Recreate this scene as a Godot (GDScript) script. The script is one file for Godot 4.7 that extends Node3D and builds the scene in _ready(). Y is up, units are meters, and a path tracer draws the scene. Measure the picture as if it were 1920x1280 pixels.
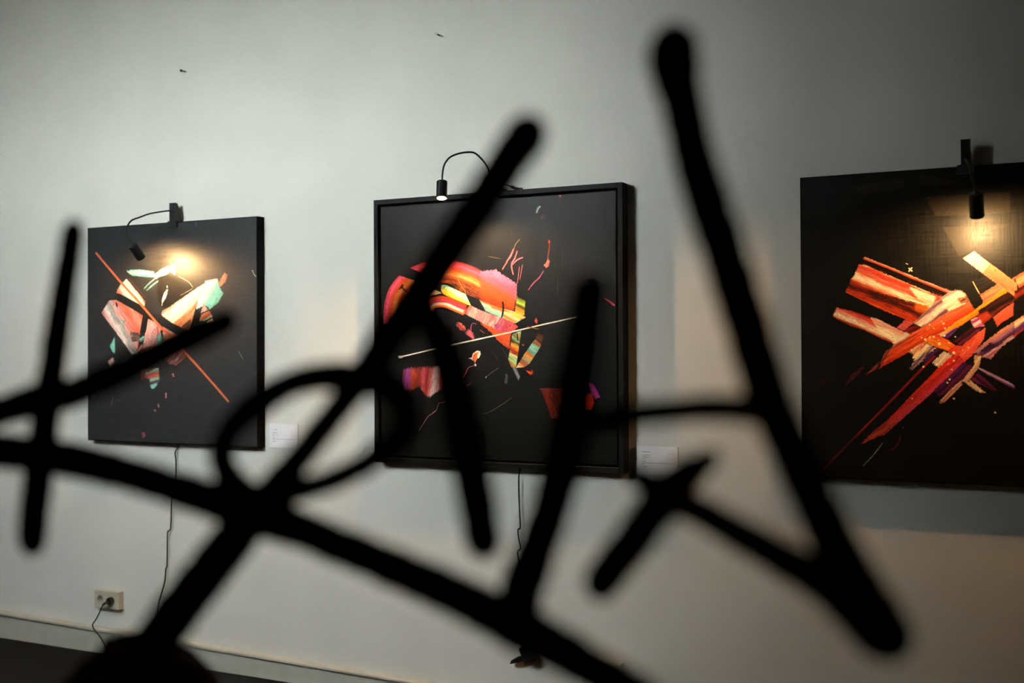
extends Node3D
# A gallery wall with three abstract canvases and clip-on picture lamps, seen through a glass partition that carries a black tag.
# Units are metres; the wall is the plane z = 0, the floor y = 0, the glass partition stands at z = 3.14.

const GLASS_Z := 3.1415
const EYE := 1.42
const SIDE := 1100          # pixels on a side of each painted canvas

var mats := {}
var taken := {}
var grain := FastNoiseLite.new()
var clump := FastNoiseLite.new()

func _ready() -> void:
	look_and_light()
	make_materials()
	build_room()
	build_windows()
	build_paintings()
	build_lamps()
	build_small_things()
	build_tag()

# ------------------------------------------------------------------ camera, sky, exposure
func look_and_light() -> void:
	var cam := Camera3D.new()
	cam.name = "camera"
	var lens := CameraAttributesPhysical.new()
	lens.frustum_focal_length = 37.379
	lens.frustum_focus_distance = 4.0
	lens.exposure_aperture = 2.0
	lens.frustum_near = 0.02
	lens.frustum_far = 200.0
	cam.attributes = lens
	add_child(cam)
	cam.fov = 35.599
	cam.rotation_order = EULER_ORDER_YXZ
	cam.rotation = Vector3(0.0075, 0.4321, -0.0046)
	cam.position = Vector3(0.0, EYE, 3.7615)
	cam.current = true
	var sky_look := ProceduralSkyMaterial.new()          # an even overcast sky
	sky_look.sky_top_color = Color(0.90, 0.93, 0.92)
	sky_look.sky_horizon_color = Color(0.92, 0.94, 0.92)
	sky_look.ground_horizon_color = Color(0.60, 0.62, 0.60)
	sky_look.ground_bottom_color = Color(0.50, 0.52, 0.50)
	sky_look.sky_energy_multiplier = 1.0
	sky_look.energy_multiplier = 27.5
	var env := Environment.new()
	env.background_mode = Environment.BG_SKY
	env.sky = Sky.new()
	env.sky.sky_material = sky_look
	env.tonemap_mode = Environment.TONE_MAPPER_LINEAR
	env.tonemap_exposure = 2.0
	env.sdfgi_enabled = true
	env.ssao_enabled = true
	env.ssil_enabled = true
	var around := WorldEnvironment.new()
	around.name = "surroundings"
	around.environment = env
	add_child(around)

# ------------------------------------------------------------------ materials
func rgb(hex: String) -> Color:
	return Color.html(hex)

func plain(called: String, c: Color, rough := 0.6, metal := 0.0, spec := 0.5) -> StandardMaterial3D:
	var m := StandardMaterial3D.new()
	m.resource_name = called
	m.albedo_color = c
	m.roughness = rough
	m.metallic = metal
	m.metallic_specular = spec
	mats[called] = m
	return m

func noise_picture(freq: float, low: Color, high: Color, noise_seed: int, side := 512, octaves := 4) -> NoiseTexture2D:
	var n := FastNoiseLite.new()
	n.seed = noise_seed
	n.frequency = freq
	n.fractal_octaves = octaves
	var t := NoiseTexture2D.new()
	t.width = side
	t.height = side
	t.seamless = true
	t.noise = n
	var ramp := Gradient.new()
	ramp.set_color(0, low)
	ramp.set_color(1, high)
	t.color_ramp = ramp
	return t

func make_materials() -> void:
	grain.seed = 11
	grain.frequency = 1.0
	grain.fractal_octaves = 2
	clump.seed = 23
	clump.frequency = 1.0
	clump.fractal_octaves = 3
	var w := plain("wall_paint", Color.WHITE, 0.75, 0.0, 0.35)
	w.albedo_texture = noise_picture(0.006, rgb("dcdcd6"), rgb("e3e2dc"), 3)
	w.heightmap_enabled = true
	w.heightmap_texture = noise_picture(0.02, Color.BLACK, Color.WHITE, 5)
	w.heightmap_scale = 0.12
	w.uv1_triplanar = true
	w.uv1_world_triplanar = true
	w.uv1_scale = Vector3(0.7, 0.7, 0.7)
	var b := plain("skirting_paint", Color.WHITE, 0.5)
	b.albedo_texture = noise_picture(0.02, rgb("c2bfb0"), rgb("cecbbd"), 7)
	b.uv1_triplanar = true
	b.uv1_world_triplanar = true
	var fl := plain("floor_boards", Color.WHITE, 0.7, 0.0, 0.3)
	fl.albedo_texture = noise_picture(0.01, rgb("0b0807"), rgb("150f0b"), 9)
	fl.uv1_triplanar = true
	fl.uv1_world_triplanar = true
	plain("ceiling_paint", rgb("8f8e88"), 0.9)
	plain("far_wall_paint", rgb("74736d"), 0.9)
	plain("lobby_paint", rgb("1c1b1a"), 0.9)
	plain("black_frame", rgb("0c0c0c"), 0.5, 0.0, 0.25)
	plain("window_frame_paint", rgb("26251f"), 0.5)
	plain("lamp_black", rgb("121212"), 0.38, 0.0, 0.5)
	plain("clip_plastic", rgb("26272a"), 0.45)
	plain("cable_rubber", rgb("131313"), 0.5)
	plain("socket_plastic", rgb("c4c0ae"), 0.35)
	plain("steel", rgb("5a5a58"), 0.4, 0.8)
	plain("card_paper", rgb("d9d8da"), 0.7)
	plain("card_edge", rgb("c4c1b8"), 0.8)
	plain("tag_ink", rgb("050505"), 0.75, 0.0, 0.2)
	plain("brown_glaze", rgb("1a0d09"), 0.9, 0.0, 0.1)
	var g := plain("window_glass", Color(0.9, 0.95, 0.93, 0.03), 0.0, 0.0, 0.5)
	g.transparency = BaseMaterial3D.TRANSPARENCY_ALPHA
	var lit := plain("lamp_lens", rgb("fff2d8"), 0.4)
	lit.emission_enabled = true
	lit.emission = rgb("ffd9a0")
	lit.emission_energy_multiplier = 24.0

# ------------------------------------------------------------------ nodes
func numbered(called: String) -> String:
	var n: int = taken.get(called, 0)
	taken[called] = n + 1
	return called if n == 0 else "%s_%03d" % [called, n]

func thing(called: String, label: String, category: String, at := Vector3.ZERO, group := "") -> Node3D:
	var o := Node3D.new()
	o.name = numbered(called)
	o.position = at
	o.set_meta("label", label)
	o.set_meta("category", category)
	if group:
		o.set_meta("group", group)
	add_child(o)
	return o

func setting(called: String, label := "") -> Node3D:
	var o := Node3D.new()
	o.name = numbered(called)
	o.set_meta("kind", "structure")
	if label:
		o.set_meta("label", label)
	add_child(o)
	return o

# Commits a SurfaceTool as one mesh; shapes are written in the parent's own axes.
func piece(called: String, st: SurfaceTool, mat: String, parent: Node3D) -> MeshInstance3D:
	st.generate_normals()
	var o := MeshInstance3D.new()
	o.name = called
	o.mesh = st.commit()
	o.material_override = mats[mat]
	parent.add_child(o, true)
	return o

func shell(called: String, st: SurfaceTool, mat: String) -> MeshInstance3D:
	var o := piece(numbered(called), st, mat, self)
	o.set_meta("kind", "structure")
	return o

# ------------------------------------------------------------------ shapes
func begin() -> SurfaceTool:
	var st := SurfaceTool.new()
	st.begin(Mesh.PRIMITIVE_TRIANGLES)
	st.set_smooth_group(-1)
	return st

# corners run anticlockwise as seen from outside
func tri(st: SurfaceTool, a: Vector3, b: Vector3, c: Vector3) -> void:
	st.add_vertex(a)
	st.add_vertex(c)
	st.add_vertex(b)

func quad(st: SurfaceTool, a: Vector3, b: Vector3, c: Vector3, d: Vector3) -> void:
	tri(st, a, b, c)
	tri(st, a, c, d)

# an outline in x and y (anticlockwise), pushed from z0 to z1, both rims chamfered
func slab(st: SurfaceTool, outline: PackedVector2Array, z0: float, z1: float, chamfer := 0.0, t := Transform3D.IDENTITY) -> void:
	var rings := []
	var inner := outline
	if chamfer > 0.0:
		var grown := Geometry2D.offset_polygon(outline, -chamfer, Geometry2D.JOIN_MITER)
		if grown.size() == 1 and grown[0].size() == outline.size():
			inner = grown[0]
			# line the two outlines up corner by corner
			var best := 0
			for k in inner.size():
				if inner[k].distance_to(outline[0]) < inner[best].distance_to(outline[0]):
					best = k
			var turned := PackedVector2Array()
			for k in inner.size():
				turned.append(inner[(best + k) % inner.size()])
			inner = turned
	if chamfer > 0.0:
		rings = [[inner, z0], [outline, z0 + chamfer], [outline, z1 - chamfer], [inner, z1]]
	else:
		rings = [[outline, z0], [outline, z1]]
	var n := outline.size()
	for r in rings.size() - 1:
		var lo: PackedVector2Array = rings[r][0]
		var hi: PackedVector2Array = rings[r + 1][0]
		for k in n:
			var j := (k + 1) % n
			quad(st, t * Vector3(lo[k].x, lo[k].y, rings[r][1]), t * Vector3(lo[j].x, lo[j].y, rings[r][1]), t * Vector3(hi[j].x, hi[j].y, rings[r + 1][1]), t * Vector3(hi[k].x, hi[k].y, rings[r + 1][1]))
	var faces := Geometry2D.triangulate_polygon(inner)
	for k in range(0, faces.size(), 3):
		var a := inner[faces[k]]
		var b := inner[faces[k + 1]]
		var c := inner[faces[k + 2]]
		if (b - a).cross(c - a) < 0.0:
			var s := b
			b = c
			c = s
		tri(st, t * Vector3(a.x, a.y, z1), t * Vector3(b.x, b.y, z1), t * Vector3(c.x, c.y, z1))
		tri(st, t * Vector3(a.x, a.y, z0), t * Vector3(c.x, c.y, z0), t * Vector3(b.x, b.y, z0))

func rect(x0: float, y0: float, x1: float, y1: float, corner := 0.0) -> PackedVector2Array:
	if corner <= 0.0:
		return PackedVector2Array([Vector2(x0, y0), Vector2(x1, y0), Vector2(x1, y1), Vector2(x0, y1)])
	var out := PackedVector2Array()
	for q in [[x1 - corner, y0 + corner, -90.0], [x1 - corner, y1 - corner, 0.0], [x0 + corner, y1 - corner, 90.0], [x0 + corner, y0 + corner, 180.0]]:
		for k in 4:
			var a: float = deg_to_rad(q[2] + k * 30.0)
			out.append(Vector2(q[0] + cos(a) * corner, q[1] + sin(a) * corner))
	return out

func box(st: SurfaceTool, lo: Vector3, hi: Vector3, chamfer := 0.0, t := Transform3D.IDENTITY) -> void:
	slab(st, rect(lo.x, lo.y, hi.x, hi.y), lo.z, hi.z, chamfer, t)

# a profile of (radius, height) turned round the y axis of t
func lathe(st: SurfaceTool, profile: PackedVector2Array, sides := 24, t := Transform3D.IDENTITY, smooth := true) -> void:
	st.set_smooth_group(1 if smooth else -1)
	for k in profile.size() - 1:
		if smooth:
			st.set_smooth_group(k % 30 + 1)
		for s in sides:
			var a := TAU * s / sides
			var b := TAU * (s + 1) / sides
			var p := profile[k]
			var q := profile[k + 1]
			var pa := t * Vector3(cos(a) * p.x, p.y, -sin(a) * p.x)
			var pb := t * Vector3(cos(b) * p.x, p.y, -sin(b) * p.x)
			var qa := t * Vector3(cos(a) * q.x, q.y, -sin(a) * q.x)
			var qb := t * Vector3(cos(b) * q.x, q.y, -sin(b) * q.x)
			if p.x > 1e-6:
				tri(st, pa, pb, qb)
			if q.x > 1e-6:
				tri(st, pa, qb, qa)
	st.set_smooth_group(-1)

func upright(at: Vector3, up: Vector3) -> Transform3D:
	up = up.normalized()
	var side := Vector3.FORWARD.cross(up) if absf(up.dot(Vector3.FORWARD)) < 0.95 else Vector3.RIGHT.cross(up)
	side = side.normalized()
	return Transform3D(Basis(side, up, side.cross(up)), at)

func points3(flat: Array) -> PackedVector3Array:
	var out := PackedVector3Array()
	for k in range(0, flat.size(), 3):
		out.append(Vector3(flat[k], flat[k + 1], flat[k + 2]))
	return out

func smoothed(pts: PackedVector3Array, each := 5) -> PackedVector3Array:
	var out := PackedVector3Array()
	var n := pts.size()
	for k in n - 1:
		for s in each:
			out.append(pts[k].cubic_interpolate(pts[k + 1], pts[maxi(k - 1, 0)], pts[mini(k + 2, n - 1)], float(s) / each))
	out.append(pts[n - 1])
	return out

func tube(st: SurfaceTool, pts: PackedVector3Array, radius: float, sides := 10) -> void:
	st.set_smooth_group(1)
	var n := pts.size()
	var side := Vector3.ZERO
	var rings := []
	for k in n:
		var along := (pts[mini(k + 1, n - 1)] - pts[maxi(k - 1, 0)]).normalized()
		if side == Vector3.ZERO:
			side = along.cross(Vector3.UP if absf(along.y) < 0.9 else Vector3.RIGHT).normalized()
		side = (side - along * side.dot(along)).normalized()
		var other := along.cross(side)
		var ring := PackedVector3Array()
		for s in sides:
			var a := TAU * s / sides
			ring.append(pts[k] + (side * cos(a) + other * sin(a)) * radius)
		rings.append(ring)
	for k in n - 1:
		for s in sides:
			var j := (s + 1) % sides
			quad(st, rings[k][s], rings[k][j], rings[k + 1][j], rings[k + 1][s])
	st.set_smooth_group(-1)
	for s in sides:
		var j := (s + 1) % sides
		tri(st, pts[0], rings[0][j], rings[0][s])
		tri(st, pts[n - 1], rings[n - 1][s], rings[n - 1][j])

# ------------------------------------------------------------------ the room
func build_room() -> void:
	var st := begin()
	box(st, Vector3(-9.0, 0.0, -0.2), Vector3(2.6, 3.5, 0.0))
	shell("wall_back", st, "wall_paint")
	st = begin()
	box(st, Vector3(-9.2, -0.2, -0.2), Vector3(2.8, 0.0, 3.22))
	box(st, Vector3(-1.45, -0.2, 3.22), Vector3(2.8, 0.0, 4.8))
	shell("floor", st, "floor_boards")
	st = begin()
	box(st, Vector3(-9.2, 3.5, -0.2), Vector3(2.8, 3.7, 3.22))
	box(st, Vector3(-1.45, 3.5, 3.22), Vector3(2.8, 3.7, 4.8))
	shell("ceiling", st, "ceiling_paint")
	st = begin()
	box(st, Vector3(-9.2, 0.0, -0.2), Vector3(-9.0, 3.5, 3.3))
	shell("wall_left", st, "far_wall_paint")
	st = begin()
	box(st, Vector3(2.6, 0.0, -0.2), Vector3(2.8, 3.5, 4.8))
	shell("wall_right", st, "far_wall_paint")
	# front wall with the street window on the left and the glazed partition on the right
	st = begin()
	box(st, Vector3(-9.0, 0.0, 3.06), Vector3(WIN.x0, 3.5, 3.22))
	box(st, Vector3(WIN.x0, 0.0, 3.06), Vector3(WIN.x1, WIN.y0, 3.22))
	box(st, Vector3(WIN.x0, WIN.y1, 3.06), Vector3(WIN.x1, 3.5, 3.22))
	box(st, Vector3(WIN.x1, 0.0, 3.06), Vector3(-1.15, 3.5, 3.22))
	box(st, Vector3(-1.15, 0.0, 3.06), Vector3(0.45, 0.86, 3.22))
	box(st, Vector3(-1.15, 2.1, 3.06), Vector3(0.45, 3.5, 3.22))
	box(st, Vector3(0.45, 0.0, 3.06), Vector3(2.6, 3.5, 3.22))
	shell("wall_front", st, "far_wall_paint")
	st = begin()
	box(st, Vector3(-1.45, 0.0, 3.22), Vector3(-1.3, 3.5, 4.8))
	shell("wall_lobby_left", st, "lobby_paint")
	st = begin()
	box(st, Vector3(-1.3, 0.0, 4.65), Vector3(2.6, 3.5, 4.8))
	shell("wall_lobby_back", st, "lobby_paint")
	# added unseen wall beside the street window, blocks its light from the right
	st = begin()
	box(st, Vector3(-2.26, 0.0, 2.15), Vector3(-2.18, 3.5, 3.06))
	shell("wall_added_blocker", st, "far_wall_paint")
	# skirting board of the painted wall; its top edge runs down a little to the right
	var skirting := setting("baseboard_back")
	st = begin()
	slab(st, PackedVector2Array([Vector2(-9.0, 0.0), Vector2(2.6, 0.0), Vector2(2.6, 0.045), Vector2(-2.0, 0.066), Vector2(-4.5, 0.112), Vector2(-9.0, 0.112)]), 0.0, 0.022)
	piece("board", st, "skirting_paint", skirting)
	st = begin()
	slab(st, PackedVector2Array([Vector2(-9.0, 0.112), Vector2(-4.5, 0.112), Vector2(-2.0, 0.066), Vector2(2.6, 0.045), Vector2(2.6, 0.055), Vector2(-2.0, 0.084), Vector2(-4.5, 0.134), Vector2(-9.0, 0.134)]), 0.0, 0.036, 0.006)
	piece("cap", st, "skirting_paint", skirting)

const WIN := {"x0": -3.67, "x1": -2.50, "y0": 2.15, "y1": 3.28}

func build_windows() -> void:
	# the partition that the photograph looks through
	var part := setting("window_1")
	var st := begin()
	for r in [[-1.15, 0.86, -1.09, 2.1], [0.39, 0.86, 0.45, 2.1], [-1.09, 0.86, 0.39, 0.92], [-1.09, 2.04, 0.39, 2.1]]:
		slab(st, rect(r[0], r[1], r[2], r[3]), 3.10, 3.18, 0.004)
	piece("frame", st, "window_frame_paint", part)
	st = begin()
	box(st, Vector3(-1.09, 0.92, GLASS_Z - 0.006), Vector3(0.39, 2.04, GLASS_Z))
	piece("pane", st, "window_glass", part)
	st = begin()
	box(st, Vector3(-1.2, 0.843, 2.86), Vector3(0.5, 0.873, 3.06), 0.004)
	piece("sill", st, "window_frame_paint", part)
	# the high street window out of frame to the left
	var street := setting("window_2")
	st = begin()
	var x0: float = WIN.x0
	var x1: float = WIN.x1
	var y0: float = WIN.y0
	var y1: float = WIN.y1
	for r in [[x0, y0, x0 + 0.07, y1], [x1 - 0.07, y0, x1, y1], [x0 + 0.07, y0, x1 - 0.07, y0 + 0.07], [x0 + 0.07, y1 - 0.07, x1 - 0.07, y1]]:
		slab(st, rect(r[0], r[1], r[2], r[3]), 3.11, 3.19, 0.004)
	piece("frame", st, "window_frame_paint", street)
	for k in 2:
		var a := lerpf(x0 + 0.07, x1 - 0.07, k / 2.0)
		var b := lerpf(x0 + 0.07, x1 - 0.07, (k + 1) / 2.0)
		st = begin()
		box(st, Vector3(a, y0 + 0.07, 3.147), Vector3(b, y1 - 0.07, 3.153))
		piece("pane", st, "window_glass", street)
		if k:
			st = begin()
			slab(st, rect(a - 0.03, y0 + 0.07, a + 0.03, y1 - 0.07), 3.12, 3.18, 0.004)
			piece("mullion", st, "window_frame_paint", street)

# ------------------------------------------------------------------ painted canvases
# One canvas: colour, sheen and relief pictures that the brush fills.
class Canvas:
	var side: int
	var color: PackedByteArray
	var sheen: PackedByteArray
	var relief: PackedByteArray

	func _init(n: int, ground: Color, rough: float, grain: FastNoiseLite) -> void:
		side = n
		color.resize(n * n * 3)
		sheen.resize(n * n)
		relief.resize(n * n)
		for y in n:
			for x in n:
				var wash := grain.get_noise_2d(x * 0.12, y * 0.006) * 0.5 + grain.get_noise_2d(x * 0.004 + 90.0, y * 0.09) * 0.5
				var k := 1.0 + wash * 0.45
				var at := y * n + x
				color[at * 3] = clampi(int(ground.r * 255.0 * k), 0, 255)
				color[at * 3 + 1] = clampi(int(ground.g * 255.0 * k), 0, 255)
				color[at * 3 + 2] = clampi(int(ground.b * 255.0 * k), 0, 255)
				sheen[at] = clampi(int((rough + wash * 0.12) * 255.0), 0, 255)
				relief[at] = clampi(90 + int(wash * 40.0) + ((x + y) % 3) * 3, 0, 255)

	func dab(at: int, c: Color, alpha: float, rough: float, height: float) -> void:
		color[at * 3] = int(lerpf(color[at * 3], clampf(c.r, 0.0, 1.0) * 255.0, alpha))
		color[at * 3 + 1] = int(lerpf(color[at * 3 + 1], clampf(c.g, 0.0, 1.0) * 255.0, alpha))
		color[at * 3 + 2] = int(lerpf(color[at * 3 + 2], clampf(c.b, 0.0, 1.0) * 255.0, alpha))
		sheen[at] = int(lerpf(sheen[at], rough * 255.0, alpha))
		relief[at] = clampi(int(lerpf(relief[at], height, alpha)), 0, 255)

func blend(palette: Array, t: float) -> Color:
	var p := clampf(t, 0.0, 1.0) * (palette.size() - 1)
	var k := mini(int(p), palette.size() - 2)
	var a: Color = palette[k]
	return a.lerp(palette[k + 1], smoothstep(0.15, 0.85, p - k))

func pixels(flat: Array) -> PackedVector2Array:
	var out := PackedVector2Array()
	for k in range(0, flat.size(), 2):
		out.append(Vector2(flat[k], flat[k + 1]) * SIDE)
	return out

func colors(names: Array) -> Array:
	var out := []
	for n in names:
		out.append(Color.html(n))
	return out

# a patch of paint with straight-cut outline, dragged in one direction
func patch(cv: Canvas, outline: PackedVector2Array, angle: float, palette: Array, streak: float, rag: float, dry: float) -> void:
	var d := Vector2.from_angle(deg_to_rad(angle))
	var n := Vector2(-d.y, d.x)
	var lo := Vector2(INF, INF)
	var hi := -lo
	var b0 := INF
	var b1 := -INF
	var a0 := INF
	var a1 := -INF
	for p in outline:
		lo = lo.min(p)
		hi = hi.max(p)
		b0 = minf(b0, p.dot(n))
		b1 = maxf(b1, p.dot(n))
		a0 = minf(a0, p.dot(d))
		a1 = maxf(a1, p.dot(d))
	var jitter := a0 * 0.37 + b0 * 0.61
	for y in range(maxi(0, int(lo.y - rag)), mini(cv.side, int(hi.y + rag) + 2)):
		for x in range(maxi(0, int(lo.x - rag)), mini(cv.side, int(hi.x + rag) + 2)):
			var p := Vector2(x, y)
			var a := p.dot(d)
			var b := p.dot(n)
			var s := grain.get_noise_2d(a * 0.012 + jitter, b * 0.42)
			var q := p
			if rag > 0.6:
				q += d * (s * rag * 2.5) + n * (grain.get_noise_2d(a * 0.1, b * 0.1 + 40.0) * rag)
			if not Geometry2D.is_point_in_polygon(q, outline):
				continue
			if dry > 0.0:
				var along := (a - a0) / maxf(a1 - a0, 1.0)
				var ends := absf(along - 0.5) * 2.0
				var gap := s * 0.6 + clump.get_noise_2d(a * 0.06, b * 0.30 + 7.0) * 0.7
				if gap > 0.62 - dry * (0.35 + 0.75 * ends * ends):
					continue
			var t := (b - b0) / maxf(b1 - b0, 1.0)
			var c := blend(palette, t + s * streak * 1.5 + clump.get_noise_2d(a * 0.010, b * 0.03 + jitter) * streak)
			var light := 1.0 + s * 0.30 + grain.get_noise_2d(a * 0.03, b * 1.1 + 300.0) * 0.22
			cv.dab(y * cv.side + x, Color(c.r * light, c.g * light, c.b * light), 1.0, 0.38, 150.0 + s * 70.0)

# a stroke that follows a curve
func sweep(cv: Canvas, line: PackedVector2Array, width: float, palette: Array, streak: float, dry: float, taper: float) -> void:
	var pts := PackedVector2Array()
	var n := line.size()
	for k in n - 1:
		var steps := 6 if n > 2 else 1
		for s in steps:
			pts.append(line[k].cubic_interpolate(line[k + 1], line[maxi(k - 1, 0)], line[mini(k + 2, n - 1)], float(s) / steps))
	pts.append(line[n - 1])
	var total := 0.0
	for k in pts.size() - 1:
		total += pts[k].distance_to(pts[k + 1])
	var gone := 0.0
	var half := maxf(width * 0.5, 0.6)
	for k in pts.size() - 1:
		var e := pts[k + 1] - pts[k]
		var long := maxf(e.length(), 0.01)
		var d := e / long
		var na := (pts[mini(k + 1, pts.size() - 1)] - pts[maxi(k - 1, 0)]).normalized().orthogonal()
		var nb := (pts[mini(k + 2, pts.size() - 1)] - pts[k]).normalized().orthogonal()
		var wa := half * (1.0 - taper * absf(gone / total * 2.0 - 1.0))
		var wb := half * (1.0 - taper * absf((gone + long) / total * 2.0 - 1.0))
		var corners := PackedVector2Array([pts[k] - na * wa - d * 0.3, pts[k] + na * wa - d * 0.3, pts[k + 1] + nb * wb + d * 0.3, pts[k + 1] - nb * wb + d * 0.3])
		var lo := Vector2(INF, INF)
		var hi := -lo
		for p in corners:
			lo = lo.min(p)
			hi = hi.max(p)
		for y in range(maxi(0, int(lo.y)), mini(cv.side, int(hi.y) + 2)):
			for x in range(maxi(0, int(lo.x)), mini(cv.side, int(hi.x) + 2)):
				var p := Vector2(x, y)
				if not Geometry2D.is_point_in_polygon(p, corners):
					continue
				var off := p - pts[k]
				var a := gone + off.dot(d)
				var b := off.dot(d.orthogonal())
				var s := grain.get_noise_2d(a * 0.012 + half, b * 0.42)
				if dry > 0.0:
					var ends := absf(a / total - 0.5) * 2.0
					var gap := s * 0.6 + clump.get_noise_2d(a * 0.06, b * 0.30 + 7.0) * 0.7
					if gap > 0.62 - dry * (0.3 + ends * ends):
						continue
				var c := blend(palette, 0.5 - b / (2.0 * half) + s * streak)
				var light := 1.0 + s * 0.26 + grain.get_noise_2d(a * 0.03, b * 1.1 + 300.0) * 0.2
				cv.dab(y * cv.side + x, Color(c.r * light, c.g * light, c.b * light), 1.0, 0.38, 150.0 + s * 70.0)
		gone += long

func paint(strokes: Array, ground: Color, rough: float) -> Canvas:
	var cv := Canvas.new(SIDE, ground, rough, grain)
	for s in strokes:
		if s[0] == "p":
			patch(cv, pixels(s[1]), s[2], colors(s[3]), s[4], s[5], s[6])
		else:
			sweep(cv, pixels(s[1]), s[2] * SIDE, colors(s[3]), s[4], s[5], s[6])
	return cv

func fleck(cv: Canvas, at: Vector2, r: float, c: Color) -> void:
	for y in range(maxi(0, int(at.y - r)), mini(cv.side, int(at.y + r) + 2)):
		for x in range(maxi(0, int(at.x - r)), mini(cv.side, int(at.x + r) + 2)):
			var v := Vector2(x, y) - at
			if v.length() < r * (1.0 + 0.4 * grain.get_noise_2d(x * 0.7, y * 0.7)):
				cv.dab(y * cv.side + x, c, 1.0, 0.35, 200.0)

func canvas_material(called: String, cv: Canvas, gloss: float) -> void:
	var m := plain(called, Color.WHITE, 1.0, 0.0, gloss)
	m.albedo_texture = ImageTexture.create_from_image(Image.create_from_data(cv.side, cv.side, false, Image.FORMAT_RGB8, cv.color))
	m.roughness_texture = ImageTexture.create_from_image(Image.create_from_data(cv.side, cv.side, false, Image.FORMAT_L8, cv.sheen))
	m.heightmap_enabled = true
	m.heightmap_texture = ImageTexture.create_from_image(Image.create_from_data(cv.side, cv.side, false, Image.FORMAT_L8, cv.relief))
	m.heightmap_scale = 0.06
	m.texture_repeat = false

# the stretched canvas: a painted face whose edges roll over to plain sides
func stretched(called: String, w: float, h: float, depth: float, face: String, edge: String, parent: Node3D, z0 := 0.0) -> void:
	var st := begin()
	var r := 0.004
	st.set_smooth_group(1)
	var corners := [Vector2(-1, -1), Vector2(1, -1), Vector2(1, 1), Vector2(-1, 1)]
	var put := func(c: Vector2) -> void:
		st.set_uv(Vector2(c.x * 0.5 + 0.5, 0.5 - c.y * 0.5))
		st.add_vertex(Vector3(c.x * (w * 0.5 - r), c.y * (h * 0.5 - r), z0 + depth))
	for k in [0, 2, 1, 0, 3, 2]:
		put.call(corners[k])
	st.generate_normals()
	var mesh := st.commit()
	st = begin()
	for k in 4:
		var a: Vector2 = corners[k]
		var b: Vector2 = corners[(k + 1) % 4]
		var rings := [[w * 0.5, h * 0.5, z0], [w * 0.5, h * 0.5, z0 + depth - r], [w * 0.5 - r * 0.3, h * 0.5 - r * 0.3, z0 + depth - r * 0.3], [w * 0.5 - r, h * 0.5 - r, z0 + depth]]
		for q in 3:
			var lo: Array = rings[q]
			var hi: Array = rings[q + 1]
			quad(st, Vector3(a.x * lo[0], a.y * lo[1], lo[2]), Vector3(b.x * lo[0], b.y * lo[1], lo[2]), Vector3(b.x * hi[0], b.y * hi[1], hi[2]), Vector3(a.x * hi[0], a.y * hi[1], hi[2]))
	st.generate_normals()
	st.commit(mesh)
	var o := MeshInstance3D.new()
	o.name = called
	o.mesh = mesh
	o.set_surface_override_material(0, mats[face])
	o.set_surface_override_material(1, mats[edge])
	parent.add_child(o, true)

func build_paintings() -> void:
	plain("canvas_edge", rgb("0d0d0d"), 0.8, 0.0, 0.2)
	var cv := paint(STROKES_SLASH, rgb("2a2b2d"), 0.48)
	canvas_material("slash_paint", cv, 0.56)
	var p := thing("painting", "square charcoal canvas with pink and teal shards crossed by a thin orange diagonal line", "painting", Vector3(-3.41915, EYE + 0.0819, 0.0), "paintings on the gallery wall")
	stretched("canvas", 0.9917, 1.0, 0.05, "slash_paint", "canvas_edge", p)
	cv = paint(STROKES_ARCH, rgb("0d0c0a"), 0.4)
	canvas_material("arch_paint", cv, 0.27)
	p = thing("painting", "black framed square canvas with red and orange arches and a thin white line", "painting", Vector3(-1.7929, EYE + 0.0781, 0.0), "paintings on the gallery wall")
	stretched("canvas", 1.016, 1.0144, 0.043, "arch_paint", "canvas_edge", p, 0.008)
	var st := begin()
	var w := 0.534
	var h := 0.5332
	for r in [[-w, -h, -w + 0.02, h], [w - 0.02, -h, w, h], [-w + 0.02, -h, w - 0.02, -h + 0.02], [-w + 0.02, h - 0.02, w - 0.02, h]]:
		slab(st, rect(r[0], r[1], r[2], r[3]), 0.0, 0.06, 0.0015)
	piece("frame", st, "black_frame", p)
	cv = paint(STROKES_CROSS, rgb("070606"), 0.40)
	for k in range(0, SPLATTER.size(), 3):
		fleck(cv, Vector2(SPLATTER[k], SPLATTER[k + 1]) * SIDE, SPLATTER[k + 2] * SIDE, rgb("f0deb8"))
	# satin bands across the upper part, lightened with the lamp's sheen painted in
	for g in PAINTED_SHEEN:
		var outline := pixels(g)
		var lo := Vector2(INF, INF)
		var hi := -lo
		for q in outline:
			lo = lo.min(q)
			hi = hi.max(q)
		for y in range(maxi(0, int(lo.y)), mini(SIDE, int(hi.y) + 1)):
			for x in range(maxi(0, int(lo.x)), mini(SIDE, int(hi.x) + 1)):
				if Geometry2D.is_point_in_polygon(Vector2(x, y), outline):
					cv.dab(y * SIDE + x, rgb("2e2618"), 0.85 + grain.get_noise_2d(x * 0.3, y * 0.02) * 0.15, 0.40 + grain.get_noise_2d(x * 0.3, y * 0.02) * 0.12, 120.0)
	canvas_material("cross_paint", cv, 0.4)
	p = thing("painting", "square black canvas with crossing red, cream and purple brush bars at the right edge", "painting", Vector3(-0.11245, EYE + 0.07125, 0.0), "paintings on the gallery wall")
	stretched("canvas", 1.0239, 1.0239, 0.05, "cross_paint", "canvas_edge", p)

# ------------------------------------------------------------------ picture lamps
const HEAD_RADIUS := 0.0205

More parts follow.
